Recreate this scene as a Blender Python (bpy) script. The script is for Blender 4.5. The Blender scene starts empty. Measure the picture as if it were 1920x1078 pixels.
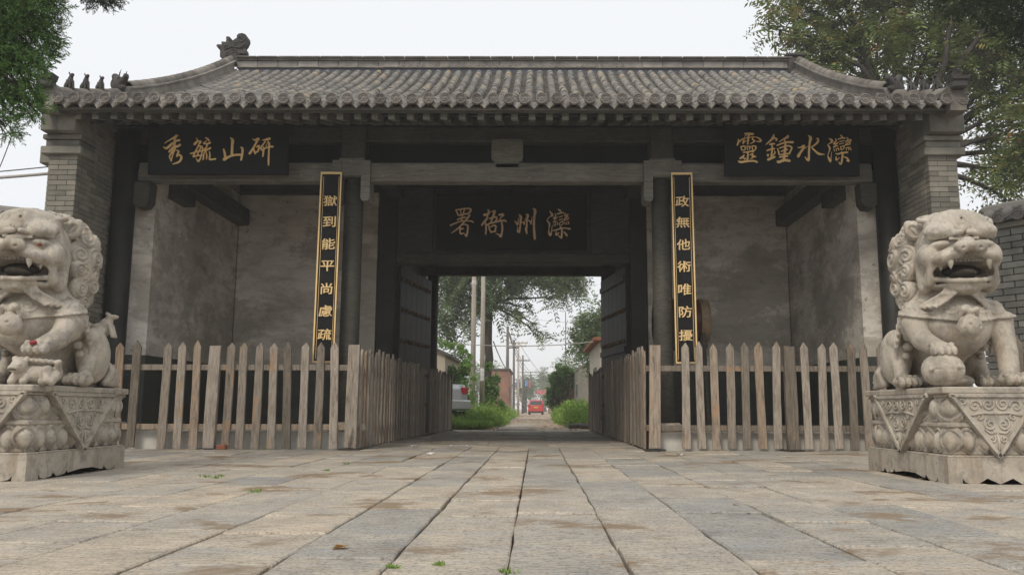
import bpy, math, random
import numpy as np
from mathutils import Vector, Matrix
random.seed(7); RNG = np.random.default_rng(7)
S = bpy.context.scene
COL = S.collection
R = math.radians
PI = math.pi

# ------------------------------------------------------------------ camera
PITCH, YAW, ROLL, F = R(8.30), R(0.20), R(0.15), 1560.0
CAM = Vector((.44, 0, .53))
fw = Vector((-math.sin(YAW)*math.cos(PITCH), math.cos(YAW)*math.cos(PITCH), math.sin(PITCH)))
rt = Vector((math.cos(YAW), math.sin(YAW), 0)); up = rt.cross(fw)
r2 = rt*math.cos(ROLL)+up*math.sin(ROLL); u2 = up*math.cos(ROLL)-rt*math.sin(ROLL)
cam = bpy.data.cameras.new('camera'); camo = bpy.data.objects.new('camera', cam); COL.objects.link(camo)
M4 = Matrix((r2, u2, -fw)).transposed().to_4x4(); M4.translation = CAM
camo.matrix_world = M4
cam.sensor_width = 36; cam.sensor_fit = 'HORIZONTAL'; cam.lens = 36*F/1920
cam.shift_x = -40/1920; cam.clip_start = .05; cam.clip_end = 3000
S.camera = camo

# ------------------------------------------------------------------ world, sun, exposure
SUN_EL, SUN_AZ = R(46), R(205)          # sun behind the camera, to the left, veiled by cloud
w = bpy.data.worlds.new('World'); S.world = w; w.use_nodes = True
nt = w.node_tree; bg = nt.nodes['Background']
sky = nt.nodes.new('ShaderNodeTexSky'); sky.sky_type = 'NISHITA'; sky.sun_disc = False
sky.sun_elevation = SUN_EL; sky.sun_rotation = SUN_AZ; sky.dust_density = 3.0
mx = nt.nodes.new('ShaderNodeMix'); mx.data_type = 'RGBA'; mx.inputs[0].default_value = .93
mx.inputs[7].default_value = (9.95, 10.15, 10.4, 1)     # the cloud sheet
nt.links.new(sky.outputs[0], mx.inputs[6]); nt.links.new(mx.outputs[2], bg.inputs[0])
bg.inputs[1].default_value = .084
sl = bpy.data.lights.new('sun', 'SUN'); sl.energy = 1.5; sl.angle = R(16); sl.color = (1, .91, .78)
so = bpy.data.objects.new('sun', sl); COL.objects.link(so)
dirv = Vector((math.sin(SUN_AZ)*math.cos(SUN_EL), math.cos(SUN_AZ)*math.cos(SUN_EL), math.sin(SUN_EL)))
so.rotation_euler = dirv.to_track_quat('Z', 'Y').to_euler(); so.location = (0, -10, 40)
vs = S.view_settings; vs.view_transform = 'Standard'; vs.look = 'None'; vs.gamma = 1; vs.exposure = .24
vs.use_curve_mapping = False
S.cycles.volume_step_rate = 1; S.cycles.volume_bounces = 1; S.cycles.max_bounces = 6
S.cycles.diffuse_bounces = 4; S.cycles.use_denoising = True

# ------------------------------------------------------------------ materials
def NT(name):
    m = bpy.data.materials.new(name); m.use_nodes = True
    t = m.node_tree; return m, t, t.nodes['Principled BSDF']
def L(t, a, b): t.links.new(a, b)
def ramp(t, src, stops):
    n = t.nodes.new('ShaderNodeValToRGB'); e = n.color_ramp.elements
    while len(e) < len(stops): e.new(.5)
    for q, (p, c) in zip(e, stops):
        q.position = p; q.color = (c[0], c[1], c[2], 1) if not isinstance(c, float) else (c, c, c, 1)
    L(t, src, n.inputs[0]); return n.outputs[0]
def pos(t, scale=(1, 1, 1), rot=(0, 0, 0), obj=False):
    if obj:
        g = t.nodes.new('ShaderNodeTexCoord').outputs['Object']
    else:
        g = t.nodes.new('ShaderNodeNewGeometry').outputs['Position']
    mp = t.nodes.new('ShaderNodeMapping'); mp.inputs['Scale'].default_value = scale; mp.inputs['Rotation'].default_value = rot
    L(t, g, mp.inputs[0]); return mp.outputs[0]
def noise(t, v, s, det=5, rough=.55, dist=0):
    n = t.nodes.new('ShaderNodeTexNoise'); n.inputs['Scale'].default_value = s
    n.inputs['Detail'].default_value = det; n.inputs['Roughness'].default_value = rough; n.inputs['Distortion'].default_value = dist
    L(t, v, n.inputs['Vector']); return n.outputs[0]
def mix(t, fac, a, b, mode='MIX'):
    n = t.nodes.new('ShaderNodeMix'); n.data_type = 'RGBA'; n.blend_type = mode
    for sock, val in ((n.inputs[0], fac), (n.inputs[6], a), (n.inputs[7], b)):
        if hasattr(val, 'links') or isinstance(val, bpy.types.NodeSocket): L(t, val, sock)
        elif isinstance(val, (int, float)): sock.default_value = val
        else: sock.default_value = (*val, 1)
    return n.outputs[2]
def bump(t, b, h, strength, dist=.01, prev=None):
    n = t.nodes.new('ShaderNodeBump'); n.inputs['Strength'].default_value = strength; n.inputs['Distance'].default_value = dist
    L(t, h, n.inputs['Height'])
    if prev is not None: L(t, prev, n.inputs['Normal'])
    L(t, n.outputs[0], b.inputs['Normal']); return n.outputs[0]
def rnd(t, island=False):
    if island: return t.nodes.new('ShaderNodeNewGeometry').outputs['Random Per Island']
    return t.nodes.new('ShaderNodeObjectInfo').outputs['Random']
def sc3(c, k): return tuple(v*k for v in c)
def simple(name, c, rough=.6, var=.25, s=6, bs=.15, metal=0, stretch=(1, 1, 1), island=None, spec=.3, bd=.01):
    m, t, b = NT(name); p = pos(t, stretch)
    n = noise(t, p, s, 6)
    col = ramp(t, n, [(.25, sc3(c, 1-var)), (.75, sc3(c, 1+var))])
    if island is not None:
        rr = ramp(t, rnd(t, island == 'island'), [(0, .72), (1, 1.22)])
        col = mix(t, 1, col, rr, 'MULTIPLY')
    L(t, col, b.inputs['Base Color']); b.inputs['Roughness'].default_value = rough; b.inputs['Metallic'].default_value = metal
    b.inputs['Specular IOR Level'].default_value = spec
    if bs: bump(t, b, noise(t, p, s*6, 4), bs, bd)
    return m
MT = {}
MT['timber'] = simple('dark_timber', (.07, .069, .060), .6, .45, 2.5, .25, stretch=(1, 1, 3))
MT['beam'] = simple('beam_paint', (.19, .185, .16), .55, .35, 2.5, .25, stretch=(.4, 1, 2))
def m_worn(name, c0, k, stretch):
    m, t, b = NT(name); p = pos(t, stretch); g = noise(t, p, 14, 8, .7, .3)
    c = ramp(t, g, [(.3, sc3(c0, .55)), (.5, c0), (.72, sc3(c0, 1.45))])
    c = mix(t, .7, c, ramp(t, noise(t, pos(t), 1.6, 6, .6), [(.3, .6), (.7, 1.25)]), 'MULTIPLY')
    fl = ramp(t, noise(t, pos(t, (.7, 1, 1.2)), 11, 8, .78), [(.62, 0.), (.65, .8)]); c = mix(t, fl, c, sc3((c0[0]*1.15, c0[1], c0[2]*.85), k))
    cr = ramp(t, noise(t, pos(t, tuple(q*.5 for q in stretch)), 60, 3, .5), [(.30, .35), (.36, 1.)]); c = mix(t, .8, c, cr, 'MULTIPLY')
    L(t, c, b.inputs['Base Color']); b.inputs['Roughness'].default_value = .65; b.inputs['Specular IOR Level'].default_value = .22
    bump(t, b, g, .5, .01); return m
MT['timber'] = m_worn('dark_timber_worn', (.068, .064, .053), 2.3, (.5, 1, 3)); MT['beam'] = m_worn('beam_worn', (.175, .165, .14), 1.7, (.3, 1, 4))
MT['black'] = simple('black_lacquer', (.011, .012, .013), .6, .3, 5, .1, spec=.12)
MT['gold'] = simple('gold_paint', (.80, .57, .27), .45, .12, 30, .1, metal=0, spec=.4)
MT['goldchar'] = simple('gold_characters', (.95, .66, .30), .5, .12, 30, .15, metal=0)
MT['golddull'] = simple('dull_gold_characters', (1.0, .72, .46), .5, .2, 30, .15)
MT['doorpaint'] = simple('door_paint', (.022, .022, .019), .55, .5, 4, .2)
MT['stud'] = simple('old_brass', (.16, .10, .045), .5, .3, 30, .1, metal=.5)
MT['drumred'] = simple('drum_red', (.06, .016, .012), .35, .3, 5, .1)
MT['drumskin'] = simple('drum_rim', (.25, .18, .11), .5, .3, 8, .1)
MT['metal'] = simple('dark_metal', (.04, .038, .036), .5, .3, 20, .1)
MT['redbrick'] = simple('red_brick', (.27, .10, .06), .85, .25, 14, .2, island='obj')
MT['mortar'] = simple('mortar', (.30, .29, .26), .9, .2, 12, .3)
MT['concrete'] = simple('pole_concrete', (.42, .38, .32), .8, .15, 3, .1, stretch=(1, 1, .3))
MT['polewood'] = simple('pole_wood', (.14, .125, .11), .8, .3, 3, .1)
MT['wire'] = simple('wire', (.03, .03, .03), .5, 0, 3, 0)
MT['palewire'] = simple('pale_cable', (.42, .40, .38), .6, .1, 3, 0)
MT['white'] = simple('white_paper', (.75, .76, .76), .7, .06, 20, 0)
MT['redpaint'] = simple('red_paint', (.28, .035, .04), .5, .2, 10, 0)
MT['bark'] = simple('bark', (.05, .042, .035), .9, .35, 8, .6, stretch=(1, 1, .3))
MT['housewall'] = simple('beige_render', (.42, .36, .28), .85, .15, 2, .1)
MT['greywall'] = simple('grey_render', (.26, .24, .21), .9, .2, 1.5, .2)
MT['ridge'] = simple('ridge_brick', (.19, .172, .15), .85, .45, 3.5, .4, island='obj')
MT['ridgepanel'] = simple('ridge_panel_brick', (.27, .25, .225), .85, .4, 4, .4, island='obj')
MT['brickdark'] = simple('dark_grey_brick', (.135, .135, .12), .9, .3, 6, .3, island='obj')
MT['disc'] = simple('end_disc_clay', (.17, .155, .14), .9, .35, 8, .4, island='obj')
MT['drip'] = simple('drip_clay', (.31, .292, .265), .9, .3, 8, .4, island='obj')
MT['whitestep'] = simple('whitewashed_step', (.50, .48, .43), .85, .2, 5, .3)
MT['corbel'] = simple('corbel_grey', (.20, .19, .16), .9, .35, 5, .4, island='obj')
MT['finial'] = simple('dark_fired_clay', (.06, .055, .052), .85, .4, 9, .5)
MT['mouldblue'] = simple('blue_grey_plaster', (.085, .09, .11), .85, .3, 4, .3)

def m_tile(name, island):
    m, t, b = NT(name); r_ = rnd(t, island)
    c = ramp(t, r_, [(0, (.20, .195, .185)), (.35, (.25, .238, .22)), (.7, (.29, .272, .245)), (.95, (.33, .30, .255)), (1, (.40, .32, .22))])
    n = noise(t, pos(t), 9, 6); c = mix(t, .4, c, ramp(t, n, [(.3, .45), (.7, 1.)]), 'MULTIPLY')
    lich = ramp(t, noise(t, pos(t), 38, 3), [(.6, 0.), (.72, 1.)])
    c = mix(t, mix(t, 1, lich, (.5, .5, .5), 'MULTIPLY'), c, (.38, .36, .31))
    L(t, c, b.inputs['Base Color']); b.inputs['Roughness'].default_value = .9; b.inputs['Specular IOR Level'].default_value = .2
    bump(t, b, noise(t, pos(t), 60, 3), .3, .01); return m
MT['tile'] = m_tile('fired_grey_tile', False); MT['tile_i'] = m_tile('fired_grey_tile_mass', True)
MT['pan'] = simple('pan_tile_clay', (.10, .095, .085), .9, .5, 7, .4, island='island')

def m_brick():
    m, t, b = NT('grey_brick'); r_ = rnd(t)
    c = ramp(t, r_, [(0, (.16, .15, .125)), (.5, (.22, .205, .17)), (1, (.28, .255, .21))])
    n = noise(t, pos(t), 5, 6); c = mix(t, .6, c, ramp(t, n, [(.3, .55), (.7, 1.1)]), 'MULTIPLY')
    L(t, c, b.inputs['Base Color']); b.inputs['Roughness'].default_value = .9
    bump(t, b, noise(t, pos(t), 50, 4), .35, .01); return m
MT['brick'] = m_brick()

def m_plaster():
    m, t, b = NT('stained_plaster')
    p = pos(t, (1.2, 1.2, 2.0)); p2 = pos(t)
    n1 = noise(t, p, .8, 9, .6, .25); n2 = noise(t, pos(t, (1, 1, 3.6)), 2.1, 9, .7, .2)
    c = ramp(t, n1, [(.30, (.36, .325, .28)), (.44, (.58, .53, .465)), (.56, (.74, .69, .62)), (.8, (.80, .76, .70))])
    c = mix(t, .75, c, ramp(t, n2, [(.34, (.55, .53, .49)), (.47, (.86, .85, .83)), (.7, (1.05, 1.05, 1.05))]), 'MULTIPLY')
    flake = ramp(t, noise(t, p2, 9, 6, .7), [(.34, .5), (.38, 1.)])
    c = mix(t, 1, c, flake, 'MULTIPLY')
    sb = ramp(t, noise(t, pos(t, (1, 1, 1.4)), .55, 7, .7), [(.50, 0.), (.54, .55)]); c = mix(t, sb, c, (.30, .27, .225))
    # thin pale scratches
    vo = t.nodes.new('ShaderNodeTexVoronoi'); vo.feature = 'DISTANCE_TO_EDGE'; vo.inputs['Scale'].default_value = 2.2
    dv = t.nodes.new('ShaderNodeVectorMath'); dv.operation = 'ADD'
    nn = t.nodes.new('ShaderNodeTexNoise'); nn.inputs['Scale'].default_value = 3; L(t, p2, nn.inputs['Vector'])
    L(t, p2, dv.inputs[0]); L(t, nn.outputs[1], dv.inputs[1]); L(t, dv.outputs[0], vo.inputs['Vector'])
    sc = ramp(t, vo.outputs[0], [(0, 1.), (.006, 0.)])
    msk = ramp(t, noise(t, p2, 1.3, 3), [(.5, 0.), (.62, .5)])
    c = mix(t, mix(t, 1, sc, msk, 'MULTIPLY'), c, (.55, .52, .49))
    # damp and splashes near the floor have their own ragged edge
    L(t, c, b.inputs['Base Color']); b.inputs['Roughness'].default_value = .92; b.inputs['Specular IOR Level'].default_value = .15
    q = bump(t, b, n2, .5, .03); bump(t, b, noise(t, p2, 30, 5), .35, .01, q); return m
MT['plaster'] = m_plaster()

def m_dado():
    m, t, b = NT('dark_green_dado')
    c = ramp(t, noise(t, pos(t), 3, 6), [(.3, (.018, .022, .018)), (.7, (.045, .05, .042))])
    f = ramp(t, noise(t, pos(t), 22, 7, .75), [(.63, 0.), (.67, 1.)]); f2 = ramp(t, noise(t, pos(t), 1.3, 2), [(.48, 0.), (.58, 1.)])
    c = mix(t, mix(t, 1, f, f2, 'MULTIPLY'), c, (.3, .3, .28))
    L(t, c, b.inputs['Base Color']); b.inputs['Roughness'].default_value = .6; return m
MT['dado'] = m_dado()

def m_paving():
    m, t, b = NT('worn_paving_stone'); r_ = rnd(t)
    base = ramp(t, r_, [(0, (.43, .425, .40)), (.3, (.52, .495, .445)), (.65, (.59, .54, .465)), (1, (.65, .575, .47))])
    p = pos(t); st = pos(t, (1.6, 9, 1))
    c = mix(t, .8, base, ramp(t, noise(t, p, 2.6, 8, .65), [(.3, (.62, .62, .64)), (.7, (1.18, 1.12, 1.03))]), 'MULTIPLY')
    c = mix(t, .75, c, ramp(t, noise(t, st, 6, 8, .75), [(.34, (.42, .39, .35)), (.52, (1, 1, 1)), (.7, (1.15, 1.13, 1.1))]), 'MULTIPLY')
    c = mix(t, ramp(t, noise(t, pos(t, (1, 2.2, 1)), 1.9, 6, .6), [(.54, 0.), (.66, .55)]), c, (.42, .43, .42))
    c = mix(t, ramp(t, noise(t, st, 3.1, 8, .7), [(.56, 0.), (.66, .55)]), c, (.52, .36, .20))      # rusty ochre streaks
    sp = ramp(t, noise(t, p, 60, 4, .7), [(.36, .4), (.5, 1.)]); c = mix(t, .8, c, sp, 'MULTIPLY')
    damp = ramp(t, noise(t, pos(t, (.95, 1.15, 1)), 1.25, 9, .68, .3), [(.55, 0.), (.605, .85)])
    c = mix(t, damp, c, (.27, .19, .115))                                                         # washed-in mud
    L(t, c, b.inputs['Base Color'])
    rr = ramp(t, damp, [(0, .78), (1, .55)]); L(t, rr, b.inputs['Roughness']); b.inputs['Specular IOR Level'].default_value = .3
    q = bump(t, b, noise(t, st, 9, 7, .7), .8, .02); bump(t, b, noise(t, p, 45, 5), .45, .006, q); return m
MT['paving'] = m_paving()
MT['joint'] = simple('joint_soil', (.10, .078, .052), .95, .4, 12, .5)
MT['soil'] = None
def m_soil():
    m, t, b = NT('alley_soil')
    c = ramp(t, noise(t, pos(t), .9, 9, .65), [(.3, (.28, .21, .145)), (.55, (.40, .31, .225)), (.8, (.48, .39, .30))])
    c = mix(t, .6, c, ramp(t, noise(t, pos(t), 14, 5, .7), [(.3, .5), (.6, 1.1)]), 'MULTIPLY')
    L(t, c, b.inputs['Base Color']); b.inputs['Roughness'].default_value = .95
    bump(t, b, noise(t, pos(t), 9, 7, .7), .8, .05); return m
MT['soil'] = m_soil()

def m_stone(name, k=1.):
    m, t, b = NT(name); p = pos(t)
    c = ramp(t, noise(t, p, 2.4, 7, .6, .5), [(.25, sc3((.35, .305, .24), k)), (.5, sc3((.47, .415, .34), k)), (.75, sc3((.57, .515, .435), k))])
    vein = ramp(t, noise(t, pos(t, (1, 1, .5)), 3.1, 8, .6, 2.2), [(.47, 0.), (.5, 1.), (.53, 0.)])
    c = mix(t, mix(t, 1, vein, (.5, .5, .5), 'MULTIPLY'), c, (.30, .29, .275))
    run = ramp(t, noise(t, pos(t, (5, 5, .8)), 1.7, 6, .6), [(.54, 0.), (.68, .75)])
    c = mix(t, run, c, (.27, .20, .135))
    grime = ramp(t, noise(t, p, 7, 8, .7), [(.49, 0.), (.62, .8)])
    c = mix(t, grime, c, (.25, .225, .19))
    spots = ramp(t, noise(t, p, 30, 5, .7), [(.60, 0.), (.66, .6)]); c = mix(t, spots, c, (.20, .18, .15))
    L(t, c, b.inputs['Base Color']); b.inputs['Roughness'].default_value = .62; b.inputs['Specular IOR Level'].default_value = .35
    q = bump(t, b, noise(t, p, 22, 7, .65), .5, .012); bump(t, b, noise(t, p, 110, 4, .7), .5, .004, q); return m
MT['stone'] = m_stone('carved_marble'); MT['pedestal'] = m_stone('pedestal_marble', .95)
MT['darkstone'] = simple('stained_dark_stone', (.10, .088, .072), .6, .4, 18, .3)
MT['mouth'] = simple('dark_mouth', (.05, .042, .036), .7, .4, 9, .3)
MT['step'] = m_stone('step_stone', 1.05)

def m_picket():
    m, t, b = NT('weathered_picket'); r_ = rnd(t)
    p = pos(t, (1, 1, .12)); g = noise(t, p, 42, 7, .7, .4)
    base = ramp(t, r_, [(0, (.17, .145, .115)), (.35, (.29, .25, .205)), (.7, (.42, .365, .305)), (1, (.32, .235, .165))])
    c = mix(t, .9, base, ramp(t, g, [(.3, (.35, .32, .30)), (.55, (1, 1, 1)), (.75, (1.25, 1.2, 1.12))]), 'MULTIPLY')
    o = ramp(t, noise(t, pos(t, (1, 1, .5)), 4.5, 6, .6, .6), [(.60, 0.), (.68, .6)]); c = mix(t, o, c, (.42, .24, .12))
    dk = ramp(t, noise(t, pos(t, (3, 3, .7)), 3.3, 6, .6), [(.6, 0.), (.7, .8)]); c = mix(t, dk, c, (.07, .055, .045))
    L(t, c, b.inputs['Base Color']); b.inputs['Roughness'].default_value = .8; b.inputs['Specular IOR Level'].default_value = .2
    bump(t, b, g, .6, .008); return m
MT['picket'] = m_picket()

def m_leaf(name, cs, rough=.55, trans=.25):
    m, t, b = NT(name)
    n = len(cs); c = ramp(t, rnd(t, True), [(i/(n-1) if n > 1 else 0, q) for i, q in enumerate(cs)])
    c = mix(t, .6, c, ramp(t, noise(t, pos(t), .8, 3), [(.3, .6), (.7, 1.25)]), 'MULTIPLY')
    L(t, c, b.inputs['Base Color']); b.inputs['Roughness'].default_value = rough; b.inputs['Specular IOR Level'].default_value = .3
    tr = t.nodes.new('ShaderNodeBsdfTranslucent'); L(t, c, tr.inputs[0])
    ms = t.nodes.new('ShaderNodeMixShader'); ms.inputs[0].default_value = trans
    L(t, b.outputs[0], ms.inputs[1]); L(t, tr.outputs[0], ms.inputs[2]); L(t, ms.outputs[0], t.nodes['Material Output'].inputs[0])
    return m
MT['leaf'] = m_leaf('ailanthus_leaf', [(.09, .14, .035), (.15, .20, .055), (.19, .24, .07), (.11, .16, .045), (.30, .25, .07)])
MT['seed'] = m_leaf('seed_cluster', [(.34, .17, .06), (.42, .23, .08), (.26, .14, .05)])
MT['cypress'] = m_leaf('cypress_spray', [(.05, .11, .025), (.10, .21, .045), (.14, .27, .06), (.07, .14, .035), (.04, .065, .025)], .6, .3)
MT['darkcypress'] = m_leaf('dark_cypress_spray', [(.02, .035, .015), (.03, .05, .02), (.04, .06, .025)])
MT['farleaf'] = m_leaf('hazed_alley_leaf', [(.13, .19, .09), (.17, .23, .11), (.20, .27, .13)])  # leaf colour lightened to stand in for part of the distance haze
MT['weed'] = m_leaf('weed_blade', [(.16, .28, .05), (.23, .37, .07), (.30, .44, .10), (.18, .29, .07)], .6, .35)
MT['vine'] = m_leaf('vine_leaf', [(.14, .26, .06), (.20, .34, .08), (.10, .19, .05)], .5, .4)

# ------------------------------------------------------------------ mesh helpers
class MB:
    def __init__(s): s.v = []; s.f = []; s.n = 0; s.m = []
    def add(s, v, f, mi=0):
        s.v.append(np.asarray(v, float).reshape(-1, 3)); s.f += [tuple(i+s.n for i in q) for q in f]; s.m += [mi]*len(f); s.n += len(s.v[-1]); return s
    def mesh(s, name, mats, smooth=False):
        me = bpy.data.meshes.new(name); V = np.concatenate(s.v) if s.v else np.zeros((0, 3))
        me.from_pydata(V.tolist(), [], s.f)
        mats = mats if isinstance(mats, (list, tuple)) else [mats]
        for q in mats: me.materials.append(MT[q] if isinstance(q, str) else q)
        if len(mats) > 1: me.polygons.foreach_set('material_index', s.m)
        if smooth: me.polygons.foreach_set('use_smooth', [True]*len(me.polygons))
        me.update(); return me
    def build(s, name, mats, parent=None, smooth=False, label=None, kind=None):
        return link(name, s.mesh(name, mats, smooth), parent, label, kind)
def link(name, me, parent=None, label=None, kind=None):
    o = bpy.data.objects.new(name, me); COL.objects.link(o)
    if parent is not None: o.parent = parent
    if label: o['label'] = label
    if kind: o['kind'] = kind
    return o
def tag(o, label, cat, group=None):
    o['label'] = label; o['category'] = cat
    if group: o['group'] = group
    return o
def thing(name, label, cat, loc=(0, 0, 0), rz=0, group=None):
    o = bpy.data.objects.new(name, None); COL.objects.link(o); o.location = loc; o.rotation_euler = (0, 0, rz)
    o.empty_display_size = .2
    return tag(o, label, cat, group)
BOXF = [(0, 3, 2, 1), (4, 5, 6, 7), (0, 1, 5, 4), (1, 2, 6, 5), (2, 3, 7, 6), (3, 0, 4, 7)]
def box(b, x0, x1, y0, y1, z0, z1, mi=0):
    return b.add([(x0, y0, z0), (x1, y0, z0), (x1, y1, z0), (x0, y1, z0), (x0, y0, z1), (x1, y0, z1), (x1, y1, z1), (x0, y1, z1)], BOXF, mi)
def bevbox(b, x0, x1, y0, y1, z0, z1, e=.01, mi=0):
    # box with chamfered edges: three stacked rings on each axis (24 verts)
    vs = []; idx = {}
    for sx, X in ((0, x0), (1, x1)):
        for sy, Y in ((0, y0), (1, y1)):
            for sz, Z in ((0, z0), (1, z1)):
                for ax in range(3):
                    p = [X+(e if sx == 0 else -e), Y+(e if sy == 0 else -e), Z+(e if sz == 0 else -e)]
                    p[ax] = (X, Y, Z)[ax]; idx[(sx, sy, sz, ax)] = len(vs); vs.append(p)
    f = []
    g = lambda a, b_, c, ax: idx[(a, b_, c, ax)]
    f += [(g(0,0,0,0), g(0,0,1,0), g(0,1,1,0), g(0,1,0,0)), (g(1,0,0,0), g(1,1,0,0), g(1,1,1,0), g(1,0,1,0))]
    f += [(g(0,0,0,1), g(1,0,0,1), g(1,0,1,1), g(0,0,1,1)), (g(0,1,0,1), g(0,1,1,1), g(1,1,1,1), g(1,1,0,1))]
    f += [(g(0,0,0,2), g(0,1,0,2), g(1,1,0,2), g(1,0,0,2)), (g(0,0,1,2), g(1,0,1,2), g(1,1,1,2), g(0,1,1,2))]
    for a in (0, 1):
        for c in (0, 1):
            f.append((g(a,c,0,0), g(a,c,1,0), g(a,c,1,1), g(a,c,0,1)))
            f.append((g(a,0,c,0), g(a,1,c,0), g(a,1,c,2), g(a,0,c,2)))
            f.append((g(0,a,c,1), g(1,a,c,1), g(1,a,c,2), g(0,a,c,2)))
            for d in (0, 1): f.append((g(a,c,d,0), g(a,c,d,1), g(a,c,d,2)))
    return b.add(vs, f, mi)
def tube(b, pts, rad, n=8, mi=0, cap=True):
    pts = [Vector(p) for p in pts]; k = len(pts)
    if not hasattr(rad, '__len__'): rad = [rad]*k
    T = [(pts[min(i+1, k-1)]-pts[max(i-1, 0)]).normalized() for i in range(k)]
    a = Vector((0, 0, 1)) if abs(T[0].z) < .9 else Vector((1, 0, 0)); N = T[0].cross(a).normalized()
    vs = []
    for i in range(k):
        N = (N - T[i]*N.dot(T[i])).normalized(); B = T[i].cross(N)
        for j in range(n):
            q = 2*PI*j/n; vs.append(tuple(pts[i]+(N*math.cos(q)+B*math.sin(q))*rad[i]))
    f = [(i*n+j, i*n+(j+1) % n, (i+1)*n+(j+1) % n, (i+1)*n+j) for i in range(k-1) for j in range(n)]
    if cap: f += [tuple(range(n-1, -1, -1)), tuple((k-1)*n+j for j in range(n))]
    return b.add(vs, f, mi)
def prism(b, poly, y0, y1, mi=0, axis='y', bev=0):
    """outline in (x,z) extruded along y (or the other axes)"""
    n = len(poly)
    def P(u, v, w_):
        return (u, w_, v) if axis == 'y' else ((w_, u, v) if axis == 'x' else (u, v, w_))
    vs = [P(u, v, y0) for u, v in poly]+[P(u, v, y1) for u, v in poly]
    f = [tuple(range(n-1, -1, -1)), tuple(range(n, 2*n))]+[(i, (i+1) % n, n+(i+1) % n, n+i) for i in range(n)]
    return b.add(vs, f, mi)
def lathe(b, prof, n=16, c=(0, 0, 0), axis='z', mi=0):
    vs = []
    for r_, h in prof:
        for j in range(n):
            q = 2*PI*j/n; x, y = r_*math.cos(q), r_*math.sin(q)
            p = (x, y, h) if axis == 'z' else ((h, x, y) if axis == 'x' else (x, h, y))
            vs.append((p[0]+c[0], p[1]+c[1], p[2]+c[2]))
    k = len(prof)
    f = [(i*n+j, i*n+(j+1) % n, (i+1)*n+(j+1) % n, (i+1)*n+j) for i in range(k-1) for j in range(n)]
    f += [tuple(range(n-1, -1, -1)), tuple((k-1)*n+j for j in range(n))]
    return b.add(vs, f, mi)
def fixn(me):
    import bmesh
    bm = bmesh.new(); bm.from_mesh(me); bmesh.ops.recalc_face_normals(bm, faces=bm.faces); bm.to_mesh(me); bm.free(); me.update(); return me

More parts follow.
